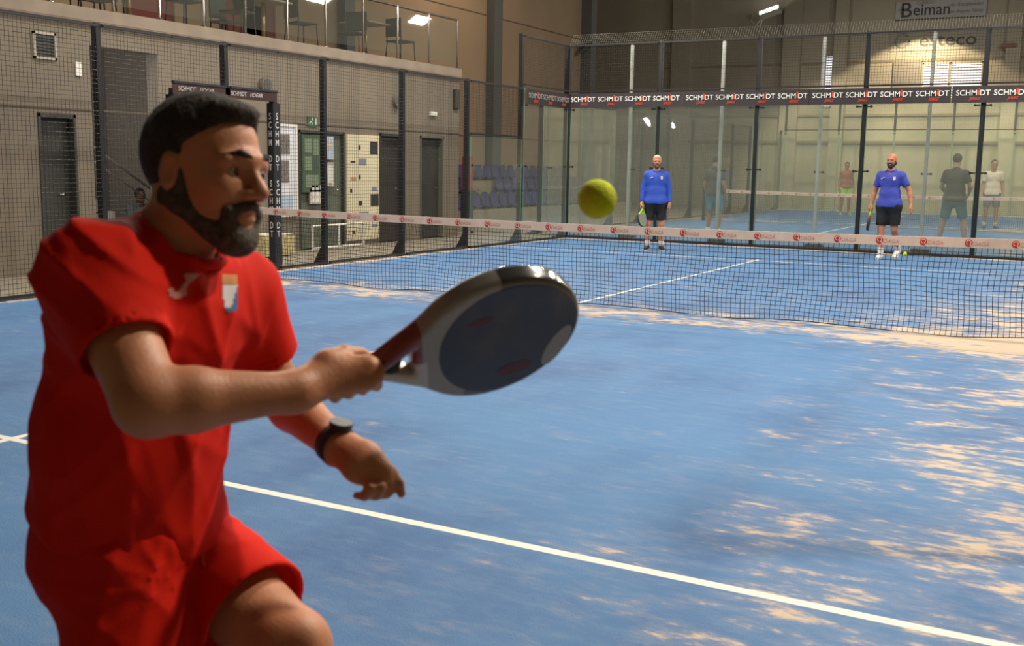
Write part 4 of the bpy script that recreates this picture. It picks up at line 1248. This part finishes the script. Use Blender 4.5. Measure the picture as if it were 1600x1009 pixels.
def racket(name, org, ax, wd, label, cols, vox=.0028, L=.455):
    """padel racket with its handle end at org, axis ax, width direction wd"""
    a = unit(ax); b = unit(wd - (wd @ a) * a); n = np.cross(a, b)
    root = bpy.data.objects.new(name, None); C.objects.link(root)
    root.matrix_world = Matrix([[b[0], n[0], a[0], org[0]], [b[1], n[1], a[1], org[1]], [b[2], n[2], a[2], org[2]], [0, 0, 0, 1]])
    tag(root, label, 'racket')
    v = Vol((-.15, -.03, .12), (.15, .03, .47), vox)
    sl, G = v.blk(v.lo, v.lo + v.h * v.n)
    x, y, z = G[..., 0], G[..., 1], G[..., 2]
    # head outline: broad ellipse drawn in towards the throat
    zc = .315; t = z - zc
    ry = np.where(t > 0, .140, .138); rx = .130
    e = (np.sqrt((x / rx) ** 2 + (t / ry) ** 2) - 1) * .11
    k0 = np.sqrt((x / rx) ** 2 + (t / ry) ** 2) + 1e-6
    k1 = np.sqrt((x / rx ** 2) ** 2 + (t / ry ** 2) ** 2) + 1e-6
    e = k0 * (k0 - 1) / k1
    # the two arms of the bridge, flat bars that leave the handle and spread into the head
    ax_ = np.abs(x); u_ = np.clip(((ax_ - .006) * .070 + (z - .124) * .105) / (.070 ** 2 + .105 ** 2), 0, 1)
    arm = np.sqrt((ax_ - .006 - .070 * u_) ** 2 + (z - .124 - .105 * u_) ** 2) - (.0105 + .003 * u_)
    hh = np.clip(.5 + .5 * (e - arm) / .008, 0, 1); d2 = e + (arm - e) * hh - .008 * hh * (1 - hh)
    rnd = .010
    q0 = np.maximum(d2 + rnd, 0); q1 = np.maximum(np.abs(y) - .019 + rnd, 0)
    d = np.minimum(np.maximum(d2 + rnd, np.abs(y) - .019 + rnd), 0) + np.sqrt(q0 ** 2 + q1 ** 2) - rnd
    v.f[sl] = d
    def mf(c):
        X, Z = c[:, 0], c[:, 2]
        out = np.zeros(len(c))
        out[(Z < .285 + .25 * X)] = 3
        out[(Z < .192) & (X > 0.0)] = 1
        out[(Z < .200) & (X <= 0)] = 2
        return out
    fr = v.build('frame', [cols['frame'], cols['arm1'], cols['arm2'], cols['patch']], root, 1, matf=mf)
    for sg in (-1, 1):
        f = MB(); pts = []
        for i in range(48):
            an = 2 * math.pi * i / 48
            rr = .108 if True else 0
            X = .117 * math.cos(an) - .004 * sg * 0; Z = .322 + (.126 if math.sin(an) > 0 else .104) * math.sin(an)
            pts.append((X, sg * .0185, Z))
        f.prism(pts, (0, sg * .0015, 0)); f.build('face', cols['face'], root)
        f = MB()
        for (cx, cz, rx_, rz_, mi, rot) in ((-.048, .416, .046, .017, 0, .42),):
            pts = [(cx + rx_ * math.cos(t_) * math.cos(rot) - rz_ * math.sin(t_) * math.sin(rot), sg * .0199, cz + rx_ * math.cos(t_) * math.sin(rot) + rz_ * math.sin(t_) * math.cos(rot)) for t_ in [2 * math.pi * i / 24 for i in range(24)]]
            f.prism(pts, (0, sg * .0006, 0))
        f.build('face_graphic', cols['patch'], root)
        if 'mark' in cols:
            for (cx, cz, rx_, rz_) in ((-.075, .345, .014, .030), (.058, .285, .008, .022)):
                f = MB(); f.prism([(cx + rx_ * math.cos(t_), sg * .0199, cz + rz_ * math.sin(t_)) for t_ in [2 * math.pi * i / 24 for i in range(24)]], (0, sg * .0005, 0)); f.build('face_mark', cols['mark'], root)
    h = Vol((-.03, -.03, -.01), (.03, .03, .16), vox)
    h.cone((0, 0, .006), (0, 0, .125), .0165, .0155, 0, (0, 1, 0), .9); h.cone((0, 0, .0), (0, 0, .012), .019, .018, .004); h.cone((0, 0, .118), (0, 0, .142), .016, .022, .008, (0, 1, 0), .8)
    h.build('grip', cols['grip'], root)
    return root


# the player's racket: handle in the right fist, head up and away to the right
RP0 = W(461, 608, 1.575); RP1 = W(890, 487, 1.70)
RAX = unit(RP1 - RP0)
_b0 = UP - (UP @ RAX) * RAX; _b0 = unit(_b0); _n0 = np.cross(RAX, _b0)
if _n0 @ FW > 0: _n0 = -_n0            # points to the lens
RWD = unit(_b0 * math.cos(R(47)) + _n0 * math.sin(R(47)))
navy = mat('racket_navy', (30, 30, 48), .35, noise=.25, nscale=9, coat=.3)
racket('padel_racket', RP0, RAX, RWD, 'dark navy padel racket held out by the player in red',
       dict(frame=mat('racket_frame', (78, 78, 76), .2, .3, coat=.8), mark=mat('racket_mark', (84, 34, 44), .5), arm1=mat('racket_red', (128, 52, 44), .3, coat=.5), arm2=mat('racket_silver', (190, 186, 180), .3, .2, coat=.5), face=navy,
            patch=mat('racket_patch', (150, 147, 142), .35, coat=.5), grip=mat('grip_black', (30, 32, 36), .7, bump=.5, bscale=120)), vox=.0026)

# ------------------------------------------------------------------ the player in red


def player():
    org = np.array([3.80, -9.35, 0.0])
    root = empty('person', tuple(org), 0, 'man in red shirt and red shorts swinging a racket close to the lens', 'person')
    J = dict(neck=W(263, 386, 1.645), chest=W(230, 520, 1.66), belly=W(206, 680, 1.70), pelvis=W(204, 815, 1.75),
             shR=W(150, 432, 1.53), shL=W(368, 462, 1.80), elR=W(232, 630, 1.42), wrR=W(462, 612, 1.52), elL=W(432, 612, 1.90), wrL=W(528, 697, 1.72),
             hipR=W(182, 870, 1.68), hipL=W(285, 860, 1.88), knR=W(205, 1180, 1.66), knL=W(450, 1008, 1.72), F=dirv(.90, -.05, -.42))
    J['girth'] = .86
    hc = W(322, 268, 1.625)
    hf = dirv(.90, -.10, -.42); hu0 = dirv(-.02, 1, 0); hs = unit(np.cross(hu0, hf)); hu = np.cross(hf, hs)
    anR = np.array([3.66, -9.42, .09]); anL = np.array([3.93, -9.16, .20])
    toR = anR + unit(np.array([.9, -.3, 0])) * .2; toR[2] = .0
    toL = anL + unit(np.array([.95, .1, 0])) * .17; toL[2] = .02
    pts = [v for k, v in J.items() if k not in ('F', 'girth')] + [hc, anR, anL, toR, toL]
    lo, hi = bounds(pts, .17); lo[2] = -.02
    sc = .96
    v = Vol(lo, hi, .0046)
    torso(v, J, -.004, .04)
    # arms
    A, B_, Cw = J['shR'], J['elR'], J['wrR']
    v.cone(A, B_, .056, .045, .03); v.cone(B_, B_ * .72 + Cw * .28, .044, .044, .015); v.cone(B_ * .72 + Cw * .28, Cw, .043, .0265, .015, UP, 1.0)
    A, B_, Cl = J['shL'], J['elL'], J['wrL']
    v.cone(A, B_, .054, .042, .03); v.cone(B_, B_ * .7 + Cl * .3, .042, .042, .015); v.cone(B_ * .7 + Cl * .3, Cl, .042, .027, .015)
    # legs
    for q, an, to in (('R', anR, toR), ('L', anL, toL)):
        v.cone(J['hip' + q], J['kn' + q], .092, .060, .04)
        v.cone(J['kn' + q], J['kn' + q] * .65 + an * .35, .058, .060, .015); v.cone(J['kn' + q] * .65 + an * .35, an, .060, .037, .015)
        v.cone(an, to + np.array((0, 0, .04)), .035, .028, .02)
        v.ell(J['kn' + q] + J['F'] * .02, (RT, UP, FW), (.05, .05, .05), .03)
    # right hand closed on the grip, left hand relaxed
    rc = RP0 + RAX * .070
    hand_grip(v, J['wrR'], rc, RAX, -FW + .25 * UP, -UP)
    w = J['wrL']
    palm = W(566, 722, 1.695)
    v.cone(w, palm, .027, .033, .02, dirv(.3, .2, -1), .62)
    v.cone(palm, W(592, 738, 1.69), .032, .024, .015, dirv(.3, .2, -1), .6)
    for ch, rr in (([(592, 722, 1.71), (612, 738, 1.705), (623, 755, 1.70), (627, 772, 1.70)], .0098), ([(592, 738, 1.70), (606, 756, 1.69), (605, 770, 1.69), (592, 774, 1.70)], .0098),
                   ([(584, 745, 1.69), (594, 762, 1.675), (588, 774, 1.675), (575, 774, 1.69)], .0095), ([(572, 748, 1.68), (578, 764, 1.665), (570, 775, 1.665), (556, 774, 1.68)], .0085)):
        pp = [W(*c) for c in ch]
        for i in range(3): v.cone(pp[i], pp[i + 1], rr * (1.05 - .08 * i), rr * (.98 - .09 * i), .005)
    th = [W(552, 702, 1.72), W(578, 712, 1.745), W(600, 728, 1.755), W(614, 744, 1.755)]
    v.cone(th[0], th[1], .018, .013, .012); v.cone(th[1], th[2], .0125, .0108, .005); v.cone(th[2], th[3], .0105, .009, .004)
    P = head_skin(v, hc, hf, hs, hu, sc * 1.02, J['neck'])
    v.build('body', skin_mat('skin_player', (190, 130, 96)), root, 2, org)
    s_ = sc * 1.02
    for q in (-1, 1):
        me = bpy.data.meshes.new('eye'); sp = bmesh.new(); bmesh.ops.create_uvsphere(sp, u_segments=24, v_segments=16, radius=.0110 * s_)
        bmesh.ops.transform(sp, matrix=Matrix([[hs[0], hu[0], hf[0], 0], [hs[1], hu[1], hf[1], 0], [hs[2], hu[2], hf[2], 0], [0, 0, 0, 1]]), verts=sp.verts)
        for f_ in sp.faces:
            c = f_.calc_center_median(); f_.material_index = 1 if (c.normalized().dot(Vector(hf))) > .88 else 0; f_.smooth = True
        sp.to_mesh(me); sp.free()
        me.materials.append(mat('eye_white', (170, 155, 142), .35)); me.materials.append(mat('eye_dark', (40, 28, 22), .25))
        o = bpy.data.objects.new('eye', me); C.objects.link(o); o.parent = root; o.location = Vector(P(.0752, q * .031, -.0005) - org)
        eb = Vol(P(.07, q * .03, .02) - .05, P(.07, q * .03, .02) + .05, .0022)
        eb.cone(P(.0945, q * .012, .0235), P(.089, q * .030, .0285), .0042, .0048, .002); eb.cone(P(.089, q * .030, .0285), P(.074, q * .049, .022), .0048, .003, .003)
        eb.build('eyebrow', mat('hair_dark', (34, 28, 25), .85, noise=.4, nscale=90, bump=.5, bscale=200), root, 1, org)
    HM = mat('hair_player', (50, 43, 39), .8, noise=.45, nscale=70, bump=.8, bscale=160)
    h = Vol(hc - .16, hc + .16, .004); hair_vol(h, hc, hf, hs, hu, s_, .0055, .003)
    h.ell(P(.045, 0, .094), (hf, hs, hu), (.036, .044, .014), .02)
    G = h.grid()
    h.f += (.0016 * np.sin(G[0] * 260 + 3 * np.sin(G[2] * 90)) * np.sin(G[1] * 240) * np.sin(G[2] * 250)).astype(np.float32)
    h.build('hair', HM, root, 1, org)
    h = Vol(hc - .17, hc + .16, .0036); beard_vol(h, hc, hf, hs, hu, s_, .0035)
    h.f += (.0012 * np.sin(G[0] * 260) * np.sin(G[1] * 240)).astype(np.float32)[:h.n[0], :h.n[1], :] if False else 0
    h.build('beard', mat('beard_player', (78, 69, 62), .85, noise=.5, nscale=90, bump=.8, bscale=200), root, 1, org)
    # shirt
    REDC = mat('red_cloth', (205, 32, 15), .8, noise=.06, nscale=4, bump=.10, bscale=260, spec=.12)
    v = Vol(lo, hi, .0052)
    torso(v, J, .010, .05)
    X = unit(J['shL'] - J['shR']); U = unit(J['neck'] - J['pelvis'])
    v.cone(J['belly'], J['pelvis'], .138, .145, .05, J['F'], .86)
    hem = W(190, 808, 1.75); hn = unit(U + .18 * RT + .0 * FW)
    sl, G = v.blk(v.lo, v.lo + v.h * v.n)
    below = -((G - hem.astype(np.float32)) @ hn.astype(np.float32))
    v.f[sl] = np.maximum(v.f[sl], below)
    # drape: long creases that fall from the shoulders, short ones round the sleeve
    F32 = lambda a: np.array(a, np.float32)
    pa = (G - F32(J['chest']))
    cx = pa @ F32(RT); cu = pa @ F32(UP); cf = pa @ F32(FW)
    dr = np.zeros(cx.shape, np.float32)
    for (a, b, c, d_, amp) in ((60, 14, 30, 0., 1.), (38, -22, 44, 1.4, .9), (85, 20, -20, 2.2, .5), (24, 46, 12, .7, .5), (46, -40, 10, 3.1, .45), (110, 35, 30, .2, .3)):
        dr += amp * (1 - np.abs(np.sin((cx * a + cu * b + cf * c + 1.1 * np.sin(cu * 11 + cx * 7) + d_) * .5))) ** 2.2
    v.f[sl] -= .0125 * (dr / 2.2 - .5)
    eR = J['shR'] * .38 + J['elR'] * .62; v.cone(J['shR'], eR, .076, .066, .035, cut=.006)
    eL = J['shL'] * .36 + J['elL'] * .64; v.cone(J['shL'], eL, .074, .066, .035, cut=.006)
    # tension folds towards the raised right arm
    ps = (G - F32(J['shR'])); rr = np.sqrt((ps ** 2).sum(-1)) + 1e-4
    ang = (ps @ F32(UP)) * .8 + (ps @ F32(RT)) * .6
    v.f[sl] -= .010 * np.exp(-(rr / .125) ** 4) * (1 - np.abs(np.sin(ang * 62))) ** 2
    nk = J['neck'] + J['F'] * .024
    v.cone(nk - U * .0 + J['F'] * .004, nk + U * .10 + J['F'] * .02, .058, .072, .008, op='sub')
    v.build('shirt', REDC, root, 2, org)
    cb = MB(); pts = []
    Fx = unit(J['F'] - (J['F'] @ U) * U); Xx = np.cross(U, Fx)
    for i in range(28):
        a = 2 * math.pi * i / 28; ca, sa = math.cos(a), math.sin(a)
        pts.append(tuple(nk + Fx * (.068 * ca - .004) + Xx * .066 * sa + U * (.008 + .012 * (ca < 0) * abs(ca) - .018 * max(0, ca)) - org))
    cb.tube(pts, .0095, 8, closed=True); cb.build('collar', REDC, root, True)
    # shorts
    v = Vol(lo, hi, .0056)
    v.cone(J['pelvis'] - X * .04 - U * .03, J['pelvis'] + X * .04 - U * .03, .130, .130, .03, J['F'], .92)
    v.cone(J['pelvis'], J['pelvis'] + U * .06, .130, .126, .03, J['F'], .9)
    v.cone(J['hipR'] - U * 0, J['hipR'] * .15 + J['knR'] * .85, .095, .090, .04, cut=.006)
    v.cone(J['hipL'], J['hipL'] * .28 + J['knL'] * .72, .100, .102, .03, cut=.009)
    sl, G = v.blk(v.lo, v.lo + v.h * v.n)
    v.f[sl] = np.maximum(v.f[sl], (G - F32(J['pelvis'] + U * .07)) @ F32(U))
    pa = G - F32(W(300, 880, 1.75)); cx = pa @ F32(RT); cu = pa @ F32(UP); cf = pa @ F32(FW)
    rr = np.sqrt((pa ** 2).sum(-1)); th = np.arctan2(cu, cx)
    dr = (1 - np.abs(np.sin(th * 5 + 14 * rr))) ** 2.5 * np.exp(-(rr / .2) ** 2) * (1 - np.exp(-(rr / .05) ** 2)) + .5 * (1 - np.abs(np.sin(cx * 22 + cu * 30 + cf * 15))) ** 2 + .5 * (1 - np.abs(np.sin(cx * 40 - cu * 12 + cf * 25 + 1.))) ** 2
    hemf = np.ones(cx.shape, np.float32)
    for q_, t_ in (('R', .85), ('L', .72)):
        e_ = J['hip' + q_] * (1 - t_) + J['kn' + q_] * t_; hemf *= np.clip(np.sqrt(((G - F32(e_)) ** 2).sum(-1)) / .10 - .95, 0, 1)
    v.f[sl] -= .0085 * hemf * (dr - .35)
    sh = v.build('shorts', REDC, root, 2, org)
    cd = MB()
    p0 = np.array(W(292, 838, 1.60)); 
    # shoes and socks
    for (an, to, hl) in ((anR, toR, None), (anL, toL, .11)):
        d = unit((to - an) * np.array((1, 1, 0))); heel = np.array((an[0], an[1], 0)) - d * .045; heel[2] = hl or 0.
        toe = heel + unit(np.array((to[0], to[1], 0)) - np.array((heel[0], heel[1], (hl or 0.)))) * .285
        dd = unit(toe - heel); upv = unit(np.cross(np.cross(dd, (0, 0, 1)), dd))
        v = Vol(np.minimum(heel, toe) - .08, np.maximum(heel, toe) + .14, .007); shoe(v, heel, toe, upv)
        v.build('shoe', mat('shoe_player', (225, 225, 225), .5, noise=.2), root, 1, org)
        kn = J['knR'] if hl is None else J['knL']
        v = Vol(np.minimum(an, kn) - .1, np.maximum(an, kn) + .1, .007); v.cone(an, an * .7 + kn * .3, .044, .057, 0, cut=.004)
        v.build('sock', mat('sock_red', (190, 30, 20), .9), root, 1, org)
    return root, org, J


PL, PORG, PJ = player()


def decal(name, mats, polys, parent, org, centre, X, Y, depth=.2, back=.0015):
    """stick small flat shapes on the surface of the parent's shirt: every vertex is dropped onto the cloth along the surface normal side"""
    dg = bpy.context.evaluated_depsgraph_get(); dg.update()
    sh = [c for c in parent.children if c.name.startswith('shirt')][0]
    N = unit(CAM - centre); X = unit(X - (X @ N) * N); Y = unit(Y - (Y @ N) * N - (Y @ X) * X)
    bm = bmesh.new(); mi = []
    mb = MB()
    for (pts, m) in polys:
        n = 7
        xs = [p[0] for p in pts]; ys = [p[1] for p in pts]
        # fill polygon with small quads so that it follows the cloth
        st = .0025; x = min(xs)
        gx = np.arange(min(xs), max(xs), st); gy = np.arange(min(ys), max(ys), st)
        def inside(px, py):
            c = False; j = len(pts) - 1
            for i in range(len(pts)):
                if ((pts[i][1] > py) != (pts[j][1] > py)) and px < (pts[j][0] - pts[i][0]) * (py - pts[i][1]) / (pts[j][1] - pts[i][1] + 1e-12) + pts[i][0]: c = not c
                j = i
            return c
        cache = {}
        def vert(i, j):
            if (i, j) in cache: return cache[i, j]
            p = centre + X * (min(xs) + i * st) + Y * (min(ys) + j * st)
            o = Vector(p + N * depth - org)
            ok, loc, nr, _ = sh.ray_cast(o, Vector(-N))
            if not ok: cache[i, j] = None; return None
            q = loc + Vector(N) * back; mb.v.append(tuple(q)); cache[i, j] = len(mb.v) - 1; return cache[i, j]
        for i in range(len(gx)):
            for j in range(len(gy)):
                if inside(gx[i] + st / 2, gy[j] + st / 2):
                    q = [vert(i, j), vert(i + 1, j), vert(i + 1, j + 1), vert(i, j + 1)]
                    if None in q: continue
                    mb.f.append(tuple(q)); mb.m.append(m)
    if mb.f:
        o = mb.build(name, mats, parent, True)
        return o


# maker's mark on the right breast and the club crest on the left breast
cX = dirv(.93, -.05, -.1); cY = dirv(.12, 1, 0)
decal('logo', [mat('mark_pink', (215, 150, 140), .6)], [([(.000, .014), (.024, .016), (.014, .006), (.006, -.004), (.004, -.016), (-.004, -.022), (-.016, -.020), (-.020, -.010), (-.014, -.006), (-.012, -.013), (-.006, -.013), (-.002, -.004), (.004, .004)], 0)],
      PL, PORG, W(286, 443, 1.50), cX, cY)
cX = dirv(.9, 0, .2); cY = dirv(-.10, 1, 0)
decal('crest', [mat('crest_gold', (190, 120, 50), .6), mat('crest_silver', (200, 196, 200), .6), mat('crest_blue', (60, 90, 140), .6)],
      [([(-.012, .030), (.009, .030), (.011, .014), (-.011, .014)], 0), ([(-.011, .014), (.011, .014), (.002, -.022), (-.009, -.022)], 1), ([(.011, .014), (.0105, -.026), (-.002, -.030), (-.009, -.022), (.002, -.018)], 2)],
      PL, PORG, W(360, 458, 1.6), cX, cY)

dg = bpy.context.evaluated_depsgraph_get(); dg.update()
_sh = [c for c in PL.children if c.name.startswith('shorts')][0]
for pxs in ([(292, 828), (300, 842), (306, 856), (300, 868), (292, 866)], [(294, 828), (308, 838), (318, 856), (316, 874), (320, 886)]):
    pts = []
    for (a_, b_) in pxs:
        d_ = unit(W(a_, b_, 1.0) - CAM); ok, loc, nr, _ = _sh.ray_cast(Vector(CAM - PORG), Vector(d_))
        if ok: pts.append(tuple(loc - Vector(d_) * .003))
    if len(pts) > 2: MB().tube(pts, .0028, 6).build('drawstring', mat('red_cord', (215, 60, 40), .7), PL, True)

# watch on the left wrist
wp = PJ['wrL'] - unit(PJ['wrL'] - PJ['elL']) * .004; wa = unit(PJ['wrL'] - PJ['elL'])
wt = empty('wristwatch', tuple(wp), 0, 'dark wristwatch on the left wrist of the player in red', 'watch')
_a = unit(np.cross(wa, FW)); _b = np.cross(wa, _a)
sm = MB(); n = 32
for i in range(n):
    an = 2 * math.pi * i / n
    for (ro, o_) in ((.030, -.012), (.0335, -.012), (.0335, .012), (.030, .012)):
        p = wa * o_ + ro * (_a * math.cos(an) + _b * math.sin(an)); sm.v.append(tuple(p))
for i in range(n):
    for j in range(4): sm.f.append((i * 4 + j, ((i + 1) % n) * 4 + j, ((i + 1) % n) * 4 + (j + 1) % 4, i * 4 + (j + 1) % 4)); sm.m.append(0)
sm.build('strap', mat('strap_dark', (44, 46, 58), .6), wt, True)
cdir = unit(_b * (1 if _b @ (-FW) > 0 else -1) * .3 + _a * (1 if _a @ UP > 0 else -1) * .8)
MB().disc(tuple(cdir * .031), tuple(cdir), .019, .010, 24).build('watch_case', mat('case_dark', (40, 44, 52), .3, .3), wt, bevel=.002)

# ------------------------------------------------------------------ balls
BALLM = mat('ball_yellow', (222, 240, 25), .85, noise=.08, nscale=60, bump=.6, bscale=300)


def ball(loc, label, seg=32):
    t = bpy.data.meshes.new('padel_ball'); bm = bmesh.new(); bmesh.ops.create_icosphere(bm, subdivisions=4, radius=.033)
    for f_ in bm.faces: f_.smooth = True
    bm.to_mesh(t); bm.free(); t.materials.append(BALLM)
    o = bpy.data.objects.new('padel_ball', t); C.objects.link(o); o.location = loc; tag(o, label, 'ball')
    s = MB(); pts = []
    for i in range(64):
        a = 2 * math.pi * i / 64; x = math.cos(a); y = math.sin(a); z = .55 * math.sin(2 * a)
        p = Vector((x, y, z)).normalized() * .0328; pts.append(p)
    s.tube(pts, .0009, 6, closed=True); s.build('seam', mat('seam_white', (215, 225, 150), .8), o, True); o.rotation_euler = (1.2, .4, .3)
    return o


ball(tuple(W(933, 311, 1.80)), 'big bright yellow-green ball in flight above the net')
ball((1.92, 9.75, .034), 'small yellow ball lying on the court behind the bald man\'s feet')

# ------------------------------------------------------------------ the other people
BLUE = (48, 84, 190)
po, rc, ra = person('person', (-2.19, 7.95, 0), R(22), 'man with bleached hair in blue pullover and black shorts standing beyond the net', 1.72, (196, 132, 104), (206, 186, 152), .007, (92, 66, 50), BLUE, 'long', (24, 25, 32),
       pose=dict(wrR=(-.255, -.04, .89), wrL=(.255, -.04, .89)), shoes=(28, 28, 30), racket_hand='R', crest=True)
small = dict(frame=mat('racket_dark', (46, 48, 50), .4), arm1=mat('racket_lime', (150, 190, 60), .4), arm2=mat('racket_lime', (150, 190, 60), .4), face=mat('racket_silver2', (150, 150, 145), .4), patch=mat('racket_lime', (150, 190, 60), .4), grip=mat('grip_lime', (160, 190, 70), .7))
rav = np.array(ra); racket('padel_racket', np.array(rc) - rav * .055, rav, np.array((.25, 1., 0)), 'thin-edged lime and black racket hanging from the hand of the man in the blue pullover', small, .006)
po, rc, ra = person('person', (1.76, 8.75, 0), R(-8), 'bald bearded man in blue polo shirt walking beyond the net', 1.80, (190, 128, 100), None, .006, (44, 34, 32), (58, 72, 172), 'short', (24, 24, 28),
       pose=dict(elR=(-.27, .05, 1.14), wrR=(-.30, .0, .90), elL=(.30, .05, 1.15), wrL=(.36, .0, .92), knR=(-.09, -.06, .49), anR=(-.06, -.10, .09), toR=(-.04, -.30, .0),
                 knL=(.11, .00, .50), anL=(.10, .30, .14), toL=(.10, .12, .0), tiltL=(.10, .36, .09)),
       shoes=(225, 225, 222), racket_hand='R', crest=True, girth=1.0, collar=True)
small2 = dict(small); small2['face'] = mat('racket_black2', (40, 40, 42), .4); small2['patch'] = mat('racket_red2', (170, 50, 40), .4)
rav = np.array(ra); racket('padel_racket', np.array(rc) - rav * .055, rav, np.array((-.1, 1., 0)), 'dark edge-on racket with lime grip in the bald man\'s hand', small2, .006)
person('person', (2.35, 12.6, 0), R(180 - 4), 'man in charcoal shirt and teal shorts seen from behind, beyond the far glass', 1.87, (172, 138, 112), (50, 46, 42), .010, None, (48, 52, 50), 'short', (58, 108, 124),
       pose=dict(anR=(-.24, .03, .09), knR=(-.18, -.02, .49), anL=(.24, .03, .09), knL=(.18, -.02, .49), toR=(-.28, -.17, 0), toL=(.28, -.17, 0), elR=(-.26, -.05, 1.15), elL=(.26, -.05, 1.15), wrR=(-.20, -.24, 1.0), wrL=(.20, -.24, 1.0)), shoes=(72, 70, 120), face=False, girth=1.1, vox=.01)
person('person', (2.28, 21.3, 0), R(12), 'man in white shirt and grey shorts beyond the second net', 1.86, (176, 134, 108), (66, 58, 50), .008, None, (220, 208, 190), 'short', (104, 112, 134), shoes=(70, 70, 100), vox=.012, girth=1.05)
person('person', (-2.9, 27.6, 0), R(25), 'bare-armed man in brick-red top and lime shorts at the far end', 1.80, (168, 112, 84), (50, 44, 40), .008, None, (158, 98, 78), 'short', (176, 226, 92), shoes=(140, 190, 90), vox=.014, bare=True, socks=None)
person('person', (-2.72, 12.9, 0), R(165), 'man in dark top and light blue shorts behind the glass right of the pullover man', 1.80, (150, 120, 100), (50, 48, 44), .008, None, (62, 66, 66), 'short', (62, 138, 166), shoes=(60, 62, 70), face=False, vox=.012)
person('person', (-8.12, 1.27, .22), R(85), 'dark-haired person in grey-green top sitting on the stairs behind the fence', 1.60, (92, 66, 52), (28, 25, 24), .012, None, (78, 92, 84), 'short', (40, 42, 48), sit=True,
       pose=dict(pelvis=(0, 0, .09), belly=(0, -.01, .24), chest=(0, -.02, .46), neck=(0, -.02, .63), head=(0, -.06, .80), shR=(-.17, -.01, .575), shL=(.17, -.01, .575), elR=(-.23, -.1, .33), elL=(.23, -.1, .33), wrR=(-.13, -.32, .25), wrL=(.13, -.32, .25),
                 hipR=(-.1, -.02, .09), hipL=(.1, -.02, .09), knR=(-.16, -.36, .34), knL=(.16, -.36, .34), anR=(-.14, -.52, -.10), anL=(.14, -.52, -.10), toR=(-.16, -.70, -.19), toL=(.16, -.70, -.19)), vox=.011)
bpy.context.view_layer.update()
